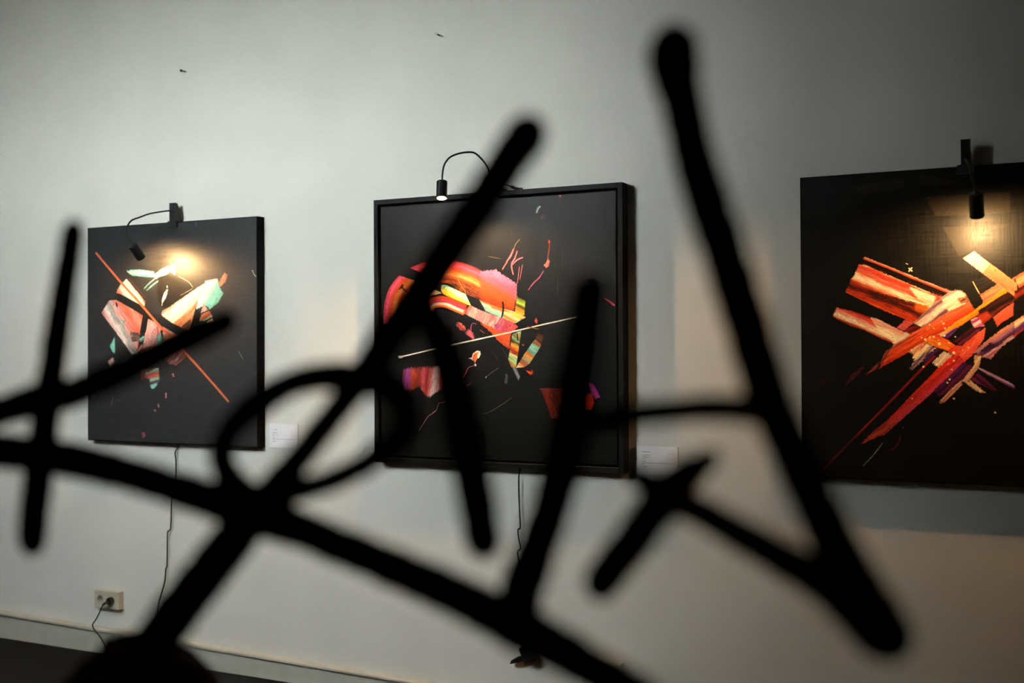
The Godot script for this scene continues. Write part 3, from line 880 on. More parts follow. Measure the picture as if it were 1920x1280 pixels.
# ------------------------------------------------------------------ brush marks of the three canvases
# ["p", outline u v ..., drag angle, colours across the drag, streak, ragged edge, dryness] is a patch; ["s", line u v ..., width, colours across, streak, dryness, taper] is a stroke.
const STROKES_SLASH := [
	["p",[0.2446,0.2059,0.3211,0.204,0.4116,0.2155,0.414,0.2441,0.3614,0.2405,0.2804,0.2321,0.2497,0.2157],5,["#4f9a92","#86d6c4","#98e0cf","#86d6c4","#4f9a92"],0.25,3,0.45],
	["p",[0.409,0.2344,0.4514,0.2094,0.5008,0.193,0.5031,0.2282,0.4513,0.2434,0.4215,0.2519],-30,["#86d6c4","#9fe3d2","#86d6c4","#4f9a92"],0.2,2,0.3],
	["s",[0.4314,0.2409,0.3865,0.2679,0.3487,0.2954],0.0053,["#86d6c4","#4f9a92"],0.2,0.5,0],
	["s",[0.4735,0.246,0.4164,0.2726,0.3663,0.3035],0.0068,["#4f9a92","#86d6c4"],0.2,0.5,0],
	["s",[0.4933,0.2448,0.4438,0.2697],0.0053,["#4f9a92","#8c9796"],0.2,0.6,0],
	["p",[0.5096,0.1896,0.5351,0.1898,0.5428,0.2126,0.5398,0.2358,0.5252,0.2289,0.5081,0.217],-70,["#f6ead2","#fbf6e2","#f6ead2"],0.1,3,0.1],
	["p",[0.4364,0.2429,0.5006,0.2375,0.5739,0.2474,0.6364,0.2941,0.6122,0.3457,0.5002,0.3844,0.4509,0.3758,0.4312,0.3186],20,["#1f1e1d","#262321","#1d1c1b"],0.3,4,0.1],
	["s",[0.5593,0.2451,0.5932,0.2593,0.6221,0.2751,0.6412,0.2961],0.0026,["#f6ead2","#b89a78"],0.1,0.3,0],
	["s",[0.6412,0.3017,0.5978,0.3192,0.5688,0.3296],0.0023,["#9a8468","#f6ead2"],0.1,0.5,0],
	["p",[0.4867,0.303,0.4941,0.3021,0.4881,0.3295,0.4683,0.3554,0.4574,0.3759,0.4589,0.3533,0.4709,0.3196],-70,["#f6ead2","#fff3d6"],0.1,3,0.1],
	["s",[0.4907,0.2843,0.4911,0.2937],0.0053,["#f6ead2","#f6ead2"],0.1,0.1,0],
	["p",[0.086,0.4004,0.1344,0.3442,0.1772,0.3413,0.3438,0.4148,0.3269,0.4947,0.309,0.5921,0.2784,0.5985,0.1758,0.4911,0.1133,0.4301],54,["#d0624a","#d2664e","#e4a49c","#d0624a","#d4705c","#d88a86","#e0b4b2","#8c9796","#f0e2e0","#e8c8c6","#c47a7c"],0.09,2,0.12],
	["p",[0.1735,0.3536,0.1865,0.3559,0.189,0.3733,0.1812,0.377],60,["#1b1c1d","#1b1c1d"],0.1,3,0],
	["p",[0.2634,0.4921,0.3143,0.4946,0.3344,0.533,0.2786,0.5402],30,["#3c3a3c","#7a5a5c","#2a2a2a"],0.3,4,0.3],
	["p",[0.2044,0.4297,0.2353,0.4436,0.2275,0.4551,0.2121,0.4471],50,["#4f9a92","#b8d8d4"],0.2,2,0.2],
	["p",[0.1783,0.3081,0.2022,0.2739,0.2445,0.2451,0.3601,0.3548,0.3535,0.3745,0.3106,0.3633],52,["#7a4c40","#f4dcc8","#f6ead2","#f0dcd4","#a8cac4","#d88878","#c85e50"],0.08,2,0.1],
	["s",[0.2522,0.2408,0.3006,0.2845,0.3586,0.3395],0.0098,["#5a3c38","#3a2c2a"],0.2,0.45,0],
	["p",[0.4583,0.3968,0.5002,0.3825,0.6603,0.3023,0.7127,0.2778,0.7126,0.3296,0.6553,0.3913,0.6238,0.4968,0.5245,0.457,0.4597,0.4195],-38,["#6e4a42","#caa090","#f6ead2","#fdf6e0","#f6ead2","#cfe0d0","#e07a3c","#eab08c","#d8845c","#e8a888","#c88a78"],0.07,3,0.14],
	["p",[0.5732,0.4757,0.6312,0.4355,0.6262,0.4968,0.5877,0.4871],-40,["#2a2422","#a8705c","#2a2422","#c08a74"],0.5,4,0.4],
	["p",[0.7128,0.2686,0.7834,0.2609,0.7954,0.2987,0.8167,0.3286,0.7877,0.3664,0.7407,0.3975,0.7124,0.3777,0.6601,0.3959,0.6784,0.3399,0.7079,0.3036],-52,["#f4ecd8","#fbf8ee","#eef4e6","#a8e2cc","#86d6c4","#8fd8c0","#6cae94"],0.1,3,0.12],
	["p",[0.787,0.2783,0.8231,0.2354,0.842,0.2496,0.8299,0.2777,0.7972,0.3006],-55,["#a86a50","#d89878","#c88060","#8a5846"],0.25,3,0.4],
	["p",[0.6876,0.4123,0.703,0.3708,0.7322,0.401],-60,["#dc9a9c","#e8c0b8","#c87a78"],0.2,2,0.1],
	["p",[0.678,0.4481,0.6933,0.418,0.736,0.4033,0.7575,0.4339,0.7122,0.4486],-25,["#8c9796","#e07a3c","#c85a38","#a8cfc8","#e07a3c"],0.12,2,0.1],
	["p",[0.7207,0.4525,0.7547,0.4382,0.7715,0.4643,0.731,0.474],-25,["#f6ead2","#d8c0b4","#c04858"],0.1,2,0.1],
	["p",[0.374,0.4305,0.4299,0.4549,0.4325,0.5886,0.3367,0.6112,0.3496,0.5331],-70,["#d88a8c","#eed6d2","#c86a6e","#f0dcd6","#d89a98","#a85058","#eed6d2","#b87078"],0.3,3,0.16],
	["p",[0.3369,0.5712,0.4321,0.5564,0.4325,0.5905,0.3367,0.6131],-40,["#4a3434","#d0a09a","#3c2a2a","#c08886"],0.5,5,0.35],
	["p",[0.4312,0.4939,0.4506,0.4953,0.4653,0.5415,0.4652,0.5717,0.432,0.5799],80,["#4f9a92","#86d6c4","#5fa8a0"],0.15,2,0.05],
	["p",[0.4313,0.4572,0.4536,0.481,0.4456,0.5111,0.4322,0.511],80,["#dc9a9c","#b05a66"],0.2,2,0.05],
	["p",[0.3218,0.5252,0.3521,0.5102,0.3546,0.5293,0.3294,0.5406],-30,["#86d6c4","#4f9a92"],0.2,3,0.2],
	["p",[0.3039,0.5787,0.3369,0.5502,0.3495,0.5636,0.314,0.5864],-45,["#b05a66","#dc9a9c","#5a3c38"],0.2,3,0.2],
	["p",[0.4645,0.469,0.5924,0.5282,0.5355,0.557,0.4682,0.5755],-35,["#e0b0ac","#c87270","#e8c8c0","#6a3a3a","#d89a94","#3c2a28"],0.3,3,0.18],
	["p",[0.474,0.6178,0.5865,0.5573,0.5999,0.6096,0.5425,0.6463,0.5034,0.6404],-36,["#3a2a2c","#c88a88","#5a3438","#d8a09c","#402c2e","#b87070"],0.2,2,0.25],
	["p",[0.324,0.6666,0.4402,0.6571,0.442,0.7229,0.4091,0.755,0.3917,0.7514,0.3843,0.7082,0.334,0.7028],-16,["#7ab8b4","#a04c58","#86d6c4","#c0504c","#d86a54","#88ccc8","#4a2c34","#90d4d0","#86d6c4"],0.06,3,0.15],
	["p",[0.324,0.6704,0.3542,0.6665,0.3742,0.7121,0.3339,0.7181],60,["#dc9a9c","#4a3032","#b05a66"],0.4,5,0.5],
	["p",[0.1381,0.5548,0.1695,0.5143,0.1714,0.5917,0.1558,0.5866],-78,["#4f9a92","#86d6c4","#78c4ba"],0.2,3,0.25],
	["p",[0.1265,0.6293,0.1599,0.6091,0.1682,0.6362,0.1415,0.6603],-40,["#c87a78","#eed6d2","#a85450"],0.2,3,0.15],
	["p",[0.6825,0.5282,0.7205,0.5101,0.7229,0.5212,0.6873,0.5338],-25,["#b05a66","#8a3a44"],0.2,2,0.3],
	["p",[0.1694,0.3291,0.198,0.3113,0.3207,0.3646,0.3711,0.3912,0.4607,0.4327,0.6224,0.4957,0.5876,0.5263,0.4655,0.4705,0.3418,0.4162,0.2493,0.3715],28,["#1b1c1d","#222324","#1b1c1d"],0.1,0.5,0],
	["p",[0.3458,0.4163,0.377,0.4313,0.3617,0.4966,0.3254,0.4954],-80,["#1b1c1d","#1b1c1d"],0.1,0.5,0],
	["p",[0.6601,0.3944,0.6896,0.3994,0.6742,0.4547,0.6454,0.5026,0.6166,0.4967,0.6408,0.4394],-75,["#1b1c1d","#212223"],0.1,0.5,0],
	["s",[0.0501,0.1149,0.2029,0.2547,0.3241,0.3588,0.449,0.4703,0.5348,0.538,0.6671,0.6493,0.7964,0.7635,0.8449,0.8085],0.0122,["#c8503c","#e0684c","#e07a3a","#d86848"],0.08,0.08,0.1],
	["s",[0.5222,0.6843,0.5283,0.6993],0.0094,["#d88a98","#c86a80"],0.2,0.2,0],
	["s",[0.4815,0.7721,0.4826,0.7956],0.0094,["#d88a98","#c86a80"],0.2,0.2,0],
	["s",[0.4331,0.8247,0.4405,0.8397],0.0094,["#d88a98","#c86a80"],0.2,0.2,0],
	["s",[0.4107,0.8516,0.4206,0.8581],0.0094,["#d88a98","#c86a80"],0.2,0.2,0],
	["p",[0.3352,0.9599,0.3516,0.9546,0.3603,0.9705,0.3414,0.9835],-50,["#a85068","#c0607a"],0.2,4,0.3],
	["s",[0.977,0.2308,0.986,0.2492,0.9972,0.2586],0.0038,["#cfcabc","#cfcabc"],0.1,0.1,0],
	["s",[0.1588,0.7956,0.1457,0.8394],0.0028,["#8c9290","#7c8280"],0.1,0.3,0],
	["s",[0.9008,0.5852,0.9258,0.6215],0.0028,["#8c9290","#7c8280"],0.1,0.3,0],
	["s",[0.6572,-0.022,0.6619,0.0275],0.0047,["#6f7a80","#5a6468"],0.1,0.5,0],
	["s",[0.0464,0.0149,0.0503,0.0445],0.0056,["#0c0c0c","#0c0c0c"],0.1,0.1,0]
]
const STROKES_ARCH := [
	["s",[0.0539,0.4701,0.0556,0.4079,0.0746,0.3524,0.1191,0.3072,0.19,0.2787,0.2736,0.2693,0.3557,0.2813,0.4364,0.314,0.5091,0.3578,0.5807,0.4099],0.0948,["#6a2014","#c83c50","#e0567e","#dc4a4a","#e0522c","#e88038","#f0a056","#c85a1c","#7c3010","#c05a1e","#2c140a"],0.06,0.16,0.08],
	["p",[0.0799,0.2768,0.1279,0.2475,0.2423,0.2927,0.2038,0.3221,0.1546,0.3003],20,["#0e0d0b","#0e0d0b"],0.1,0.5,0],
	["p",[0.0774,0.3384,0.1024,0.3089,0.1033,0.3291,0.1403,0.3487,0.1106,0.3436,0.094,0.3302],-40,["#120d0a","#120d0a"],0.1,4,0.05],
	["p",[0.3024,0.3094,0.3532,0.3054,0.4529,0.3418,0.4959,0.3651,0.4957,0.3983,0.4311,0.3801,0.3593,0.3532],25,["#b05018","#3a1c0c","#d0601c","#20100a","#b85a20","#241208"],0.35,5,0.3],
	["s",[0.3438,0.291,0.3625,0.3253,0.3844,0.3567],0.0033,["#f08838","#c86420"],0.1,0.1,0],
	["p",[0.4529,0.3418,0.5147,0.2663,0.5811,0.3345,0.5806,0.4358,0.514,0.4208,0.4311,0.369],25,["#dc6a9c","#e070a0","#e06888","#e0663c","#d8641e","#b04a14","#8c3410","#602008"],0.09,4,0.16],
	["p",[0.4461,0.2741,0.51,0.27,0.5971,0.3236,0.6003,0.3647,0.5896,0.4307,0.4987,0.4162,0.4456,0.3831],25,["#e478a4","#e070a0","#dc5c78","#d85a30","#c8581a","#a84410","#7c2c0c"],0.08,5,0.16],
	["s",[0.5891,0.1923,0.5768,0.2186,0.5586,0.2416],0.0083,["#d86a80","#e07a84","#b84860"],0.2,0.35,0.3],
	["s",[0.6046,0.2009,0.5941,0.2288,0.5801,0.2535,0.5868,0.2917],0.007,["#d86a80","#e07a84","#b84860"],0.2,0.35,0.3],
	["s",[0.6286,0.2271,0.6045,0.2355,0.5836,0.2537],0.0057,["#d86a80","#e07a84","#b84860"],0.2,0.35,0.3],
	["s",[0.6257,0.2553,0.6144,0.3115],0.0032,["#d86a80","#e07a84","#b84860"],0.2,0.35,0.3],
	["s",[0.613,0.2611,0.6047,0.3238],0.0038,["#d86a80","#e07a84","#b84860"],0.2,0.35,0.3],
	["s",[0.5628,0.2402,0.5399,0.2711],0.007,["#d86a80","#e07a84","#b84860"],0.2,0.35,0.3],
	["s",[0.6005,0.3237,0.595,0.3867],0.0051,["#d86a80","#e07a84","#b84860"],0.2,0.35,0.3],
	["s",[0.6187,0.1542,0.5978,0.1753,0.5908,0.1939],0.0038,["#8a7a50","#6a5a38"],0.1,0.5,0],
	["s",[0.7354,0.1676,0.737,0.1771],0.0076,["#e05a48","#d04a38"],0.1,0.1,0],
	["s",[0.737,0.1771,0.7359,0.2003,0.729,0.2343],0.0029,["#d05a3c","#a84830"],0.1,0.1,0],
	["p",[0.7307,0.2328,0.738,0.2471,0.7356,0.2656,0.7238,0.2721,0.713,0.2586,0.7239,0.2512],-60,["#d86858","#e08070","#b85048"],0.2,3,0.05],
	["s",[0.7136,0.2789,0.6965,0.3048,0.6692,0.3289,0.6493,0.3534],0.0063,["#7a3048","#c05878","#a04462"],0.2,0.4,0.3],
	["p",[0.9437,0.3853,0.9725,0.3972,0.9963,0.4144,0.9931,0.4219,0.9757,0.4079],35,["#d04060","#e85078"],0.1,1,0],
	["p",[0.6736,0.4699,0.6805,0.4591,0.6882,0.467,0.6871,0.4795,0.677,0.4762],-70,["#d85040","#c84434"],0.1,2,0],
	["p",[0.2768,0.3205,0.2976,0.3228,0.3828,0.36,0.4067,0.4069,0.3685,0.396,0.283,0.3573,0.2729,0.3424],29,["#8ccfa8","#9adcc0","#a8e0cc","#c8d860","#f0cc30","#e8b028"],0.1,1,0.04],
	["p",[0.2857,0.3314,0.296,0.3233,0.2928,0.3288,0.2863,0.3385],-40,["#0e0d0b","#0e0d0b"],0.1,2,0],
	["p",[0.4414,0.383,0.5285,0.4165,0.6077,0.4358,0.6385,0.4551,0.5965,0.4779,0.5414,0.4582,0.4691,0.4284],24,["#d89048","#e8c890","#c86c30","#a8d8c0","#9ad4bc","#88b8ac"],0.08,1,0.06],
	["p",[0.602,0.3767,0.6371,0.3908,0.633,0.4479,0.593,0.4396],24,["#4a3c10","#8ab030","#a8d040","#5a5020","#d89020","#e8b030","#f0c838"],0.06,1,0.04],
	["p",[0.5478,0.4299,0.5861,0.4401,0.6282,0.4535,0.5901,0.4781,0.5407,0.4551],27,["#e8c050","#f4d850","#e8d8b0","#d88830","#9ac0b0"],0.07,1,0.04],
	["s",[0.5415,0.3938,0.5444,0.4214,0.5381,0.457],0.0077,["#0e0d0b","#1c140e"],0.2,0.2,0],
	["p",[0.2121,0.3612,0.2478,0.3394,0.2773,0.3538,0.2509,0.3593],25,["#f0d8b8","#e8b898"],0.1,1,0.02],
	["s",[0.2214,0.4603,0.2167,0.4289,0.2282,0.3993,0.2572,0.3872,0.2957,0.3895,0.3401,0.406,0.3809,0.4223],0.0454,["#8a3410","#c44a1c","#c83430","#c43850","#b83858","#f4e6d0","#f0d0b0","#e0702c","#b84c18"],0.05,0.06,0],
	["p",[0.3686,0.4324,0.4038,0.4031,0.4757,0.4345,0.5804,0.4706,0.6074,0.4899,0.5736,0.5201,0.5214,0.5255,0.449,0.471],-62,["#d84c34","#e07a80","#ecc0b0","#d86a78","#e8b0a8","#d05868","#f0ccc0","#c84c60","#b83c58","#d85a60","#c04430"],0.1,2,0.1],
	["p",[0.4442,0.4755,0.4934,0.4887,0.5239,0.5042,0.5753,0.5158,0.5696,0.5787,0.5479,0.5622,0.5237,0.5455,0.4933,0.5121],28,["#d86858","#d85028","#e05c24","#c84818","#d85a30","#8a2c10"],0.15,3,0.12],
	["p",[0.4996,0.4818,0.5301,0.4768,0.5361,0.4961,0.5117,0.5068],-50,["#a04070","#c05888"],0.3,6,0.3],
	["p",[0.3859,0.3609,0.4342,0.3816,0.4587,0.4293,0.4076,0.4061],30,["#0e0d0b","#0e0d0b"],0.1,0.5,0],
	["p",[0.5813,0.5186,0.6191,0.5053,0.6095,0.5789,0.5972,0.6444,0.5777,0.6445,0.5639,0.6143,0.572,0.5787],28,["#78b8a0","#8cc8a8","#c88830","#5a7a58","#88a878","#302010","#e8b038","#c85018","#8c2c0c","#e0c890","#98c078","#a8cc90","#c88830","#d8a860"],0.04,1,0.04],
	["s",[0.6029,0.5174,0.6046,0.542],0.0044,["#0e0d0b","#0e0d0b"],0.1,0.1,0],
	["p",[0.6765,0.538,0.7035,0.5604,0.6539,0.6312,0.6315,0.6448,0.5972,0.6477,0.6138,0.6171],33,["#a06038","#8a5830","#78b8a4","#88c8b0","#6a9c90","#d87828","#d0a050","#a89878","#8c6848","#d05828","#e8c898","#f0e0c0"],0.04,1,0.05],
	["p",[0.6855,0.5169,0.7148,0.5253,0.7035,0.5604,0.6765,0.538],30,["#3a1c0c","#5a2c10","#20140c"],0.3,4,0.35],
	["p",[0.5792,0.6444,0.5972,0.646,0.6141,0.6798,0.6059,0.6978],62,["#5c6064","#84888c","#4c5054"],0.1,1,0.05],
	["p",[0.5534,0.6665,0.5639,0.6774,0.5592,0.7076,0.5471,0.7104],80,["#3c4044","#54585c","#2c2e30"],0.2,3,0.2],
	["p",[0.6203,0.5067,0.6737,0.506,0.681,0.5196,0.6168,0.6171,0.5972,0.6444],-60,["#0e0d0b","#120e0a"],0.1,0.5,0],
	["s",[0.0857,0.6057,0.3135,0.5599,0.5411,0.5174,0.7019,0.4853,0.8697,0.4533],0.0053,["#e8e0d4","#f4eee4","#d8d0c4"],0.1,0.05,0.1],
	["s",[0.0785,0.6056,0.0964,0.6044],0.0095,["#e0d8cc","#e0d8cc"],0.2,0.3,0],
	["s",[0.6412,0.4906,0.6944,0.5008],0.0039,["#6a4020","#a87848"],0.3,0.5,0],
	["p",[0.1002,0.6543,0.1591,0.6475,0.2201,0.6438,0.2502,0.6458,0.2753,0.6413,0.2966,0.6851,0.3037,0.7201,0.2732,0.7336,0.2195,0.7629,0.2027,0.7581,0.1724,0.7215,0.1451,0.7381,0.1057,0.7356,0.0945,0.7044],97,["#5a1420","#7c2420","#8a2c28","#d8a8a8","#ecd4d0","#c8686c","#8c2c24","#c04c60","#7c2c1c","#842c20","#b04424","#984080","#a04890","#6c2848"],0.04,5,0.14],
	["p",[0.411,0.6004,0.4141,0.592,0.4313,0.5804,0.4452,0.5838,0.4473,0.5949,0.4404,0.6088,0.428,0.6149,0.4233,0.6277,0.414,0.6185,0.4078,0.6143,0.3922,0.6109,0.4078,0.6073],-60,["#f4e4cc","#f8ecd8"],0.05,1,0],
	["p",[0.4157,0.5962,0.4219,0.5907,0.4381,0.5865,0.4327,0.6004,0.4336,0.6115,0.4224,0.6271,0.4109,0.6143],-60,["#e0602c","#e8783c"],0.1,1,0],
	["s",[0.4224,0.6268,0.4161,0.6393,0.3998,0.6436,0.3879,0.6534,0.381,0.6701,0.3683,0.6856],0.0025,["#d8485c","#e8908c","#c03c50"],0.1,0.1,0.3],
	["s",[0.4211,0.6366,0.4273,0.6371],0.0088,["#f0c8c0","#f0d8d0"],0.1,0.1,0],
	["p",[0.3378,0.4782,0.3536,0.4686,0.3818,0.4886,0.3802,0.5067,0.3629,0.5009,0.3441,0.4881],35,["#d0584c","#e06c60","#7a2c28","#d86468"],0.25,5,0.4],
	["p",[0.3801,0.5109,0.3974,0.4972,0.4145,0.5141,0.4206,0.5392,0.4004,0.5307,0.3832,0.5179],35,["#c85868","#d86c7c","#b84858"],0.2,5,0.25],
	["s",[0.4287,0.4781,0.4131,0.4751,0.4053,0.4889,0.4068,0.5056,0.4145,0.5127],0.003,["#b85878","#a84868"],0.1,0.2,0],
	["s",[0.4441,0.5005,0.4641,0.5146],0.0033,["#b85468","#a04058"],0.1,0.3,0],
	["s",[0.623,0.5571,0.626,0.5626,0.632,0.5572],0.0039,["#d05048","#a83830"],0.1,0.1,0],
	["p",[0.6374,0.6552,0.6582,0.6605,0.6627,0.651,0.6685,0.6686,0.6581,0.6746,0.6463,0.666],30,["#c83818","#d84820"],0.2,4,0.3],
	["s",[0.5232,0.6474,0.4925,0.6668,0.4694,0.6835],0.0017,["#706c68","#908c88"],0.1,0.3,0],
	["s",[0.4672,0.6849,0.4716,0.6835],0.005,["#c8c4c0","#c8c4c0"],0.1,0.1,0],
	["s",[0.4899,0.5839,0.5112,0.6005,0.5202,0.6198],0.0025,["#6a2c20","#4a2018"],0.1,0.4,0],
	["s",[0.5357,0.5676,0.5538,0.5951,0.5837,0.6444],0.0014,["#55504a","#45403a"],0.1,0.3,0],
	["s",[0.3079,0.7581,0.2829,0.7833,0.2629,0.788,0.2478,0.8192,0.2158,0.839,0.1921,0.869,0.1716,0.8977],0.0023,["#d8a0a8","#c07880"],0.1,0.15,0.2],
	["s",[0.2461,0.8192,0.2327,0.8283],0.0046,["#c85868","#d88088"],0.1,0.1,0],
	["s",[0.579,0.7599,0.5447,0.7832,0.5289,0.792,0.4876,0.8157,0.4556,0.825],0.0023,["#8a8c5c","#6a6c44"],0.1,0.2,0.2],
	["s",[0.0666,0.6074,0.0455,0.6449,0.0262,0.6795],0.0011,["#4a4640","#3a3630"],0.1,0.3,0],
	["p",[0.3776,0.7232,0.3948,0.7091,0.4011,0.7007,0.4051,0.7104,0.387,0.7203],-40,["#a83848","#7c2430"],0.2,4,0.3],
	["p",[0.6943,0.7252,0.7883,0.7213,0.8188,0.7899,0.7815,0.828,0.7409,0.8376,0.7255,0.7916,0.7069,0.7483],70,["#5a140c","#7c2014","#4a100a","#8c2c18","#5c160e"],0.15,3,0.2],
	["s",[0.6943,0.727,0.7883,0.7282],0.0036,["#8a5040","#6a3828"],0.1,0.3,0],
	["p",[0.8896,0.7002,0.9108,0.7057,0.9382,0.7536,0.9165,0.7619,0.9033,0.7399],60,["#a83090","#c040a0","#90287c"],0.1,2,0.1],
	["p",[0.8772,0.7488,0.9046,0.737,0.9128,0.7767,0.9012,0.8009,0.8788,0.8002],85,["#b82418","#d03020"],0.1,2,0.1],
	["s",[0.6851,0.0615,0.6916,0.0443,0.7011,0.0379],0.0083,["#a8c8a0","#c8d8c0"],0.1,0.1,0],
	["p",[0.6976,0.0914,0.7104,0.0688,0.7261,0.0726,0.7135,0.0893],-50,["#6a2c44","#3c1c28"],0.3,4,0.4],
	["s",[0.7766,0.002,0.7859,0.005],0.0095,["#d85878","#d85878"],0.1,0.1,0],
	["s",[0.7827,0.0152,0.7701,0.0433],0.0047,["#3c2c2c","#2c2020"],0.1,0.4,0],
	["s",[0.7878,0.198,0.7882,0.2367,0.7873,0.2861],0.0019,["#4a4438","#2c2820"],0.1,0.3,0],
	["s",[0.7977,0.2123,0.8015,0.2434,0.8,0.2804],0.0019,["#4a4438","#2c2820"],0.1,0.3,0],
	["s",[0.7698,0.3103,0.7702,0.363],0.0019,["#4a4438","#2c2820"],0.1,0.3,0],
	["s",[0.8003,0.3484,0.802,0.3855],0.0019,["#4a4438","#2c2820"],0.1,0.3,0],
	["s",[0.8648,0.2843,0.867,0.3012],0.0019,["#4a4438","#2c2820"],0.1,0.3,0],
	["s",[0.8662,0.3257,0.8613,0.3317],0.0019,["#4a4438","#2c2820"],0.1,0.3,0],
	["s",[0.4802,0.2172,0.5173,0.2257,0.5401,0.2292],0.0016,["#8a7a50","#7a6a44"],0.1,0.4,0],
	["s",[0.5808,0.1208,0.5765,0.1316,0.5824,0.1398,0.5883,0.1385],0.0022,["#1c180e","#5a4c2c"],0.1,0.2,0]
]
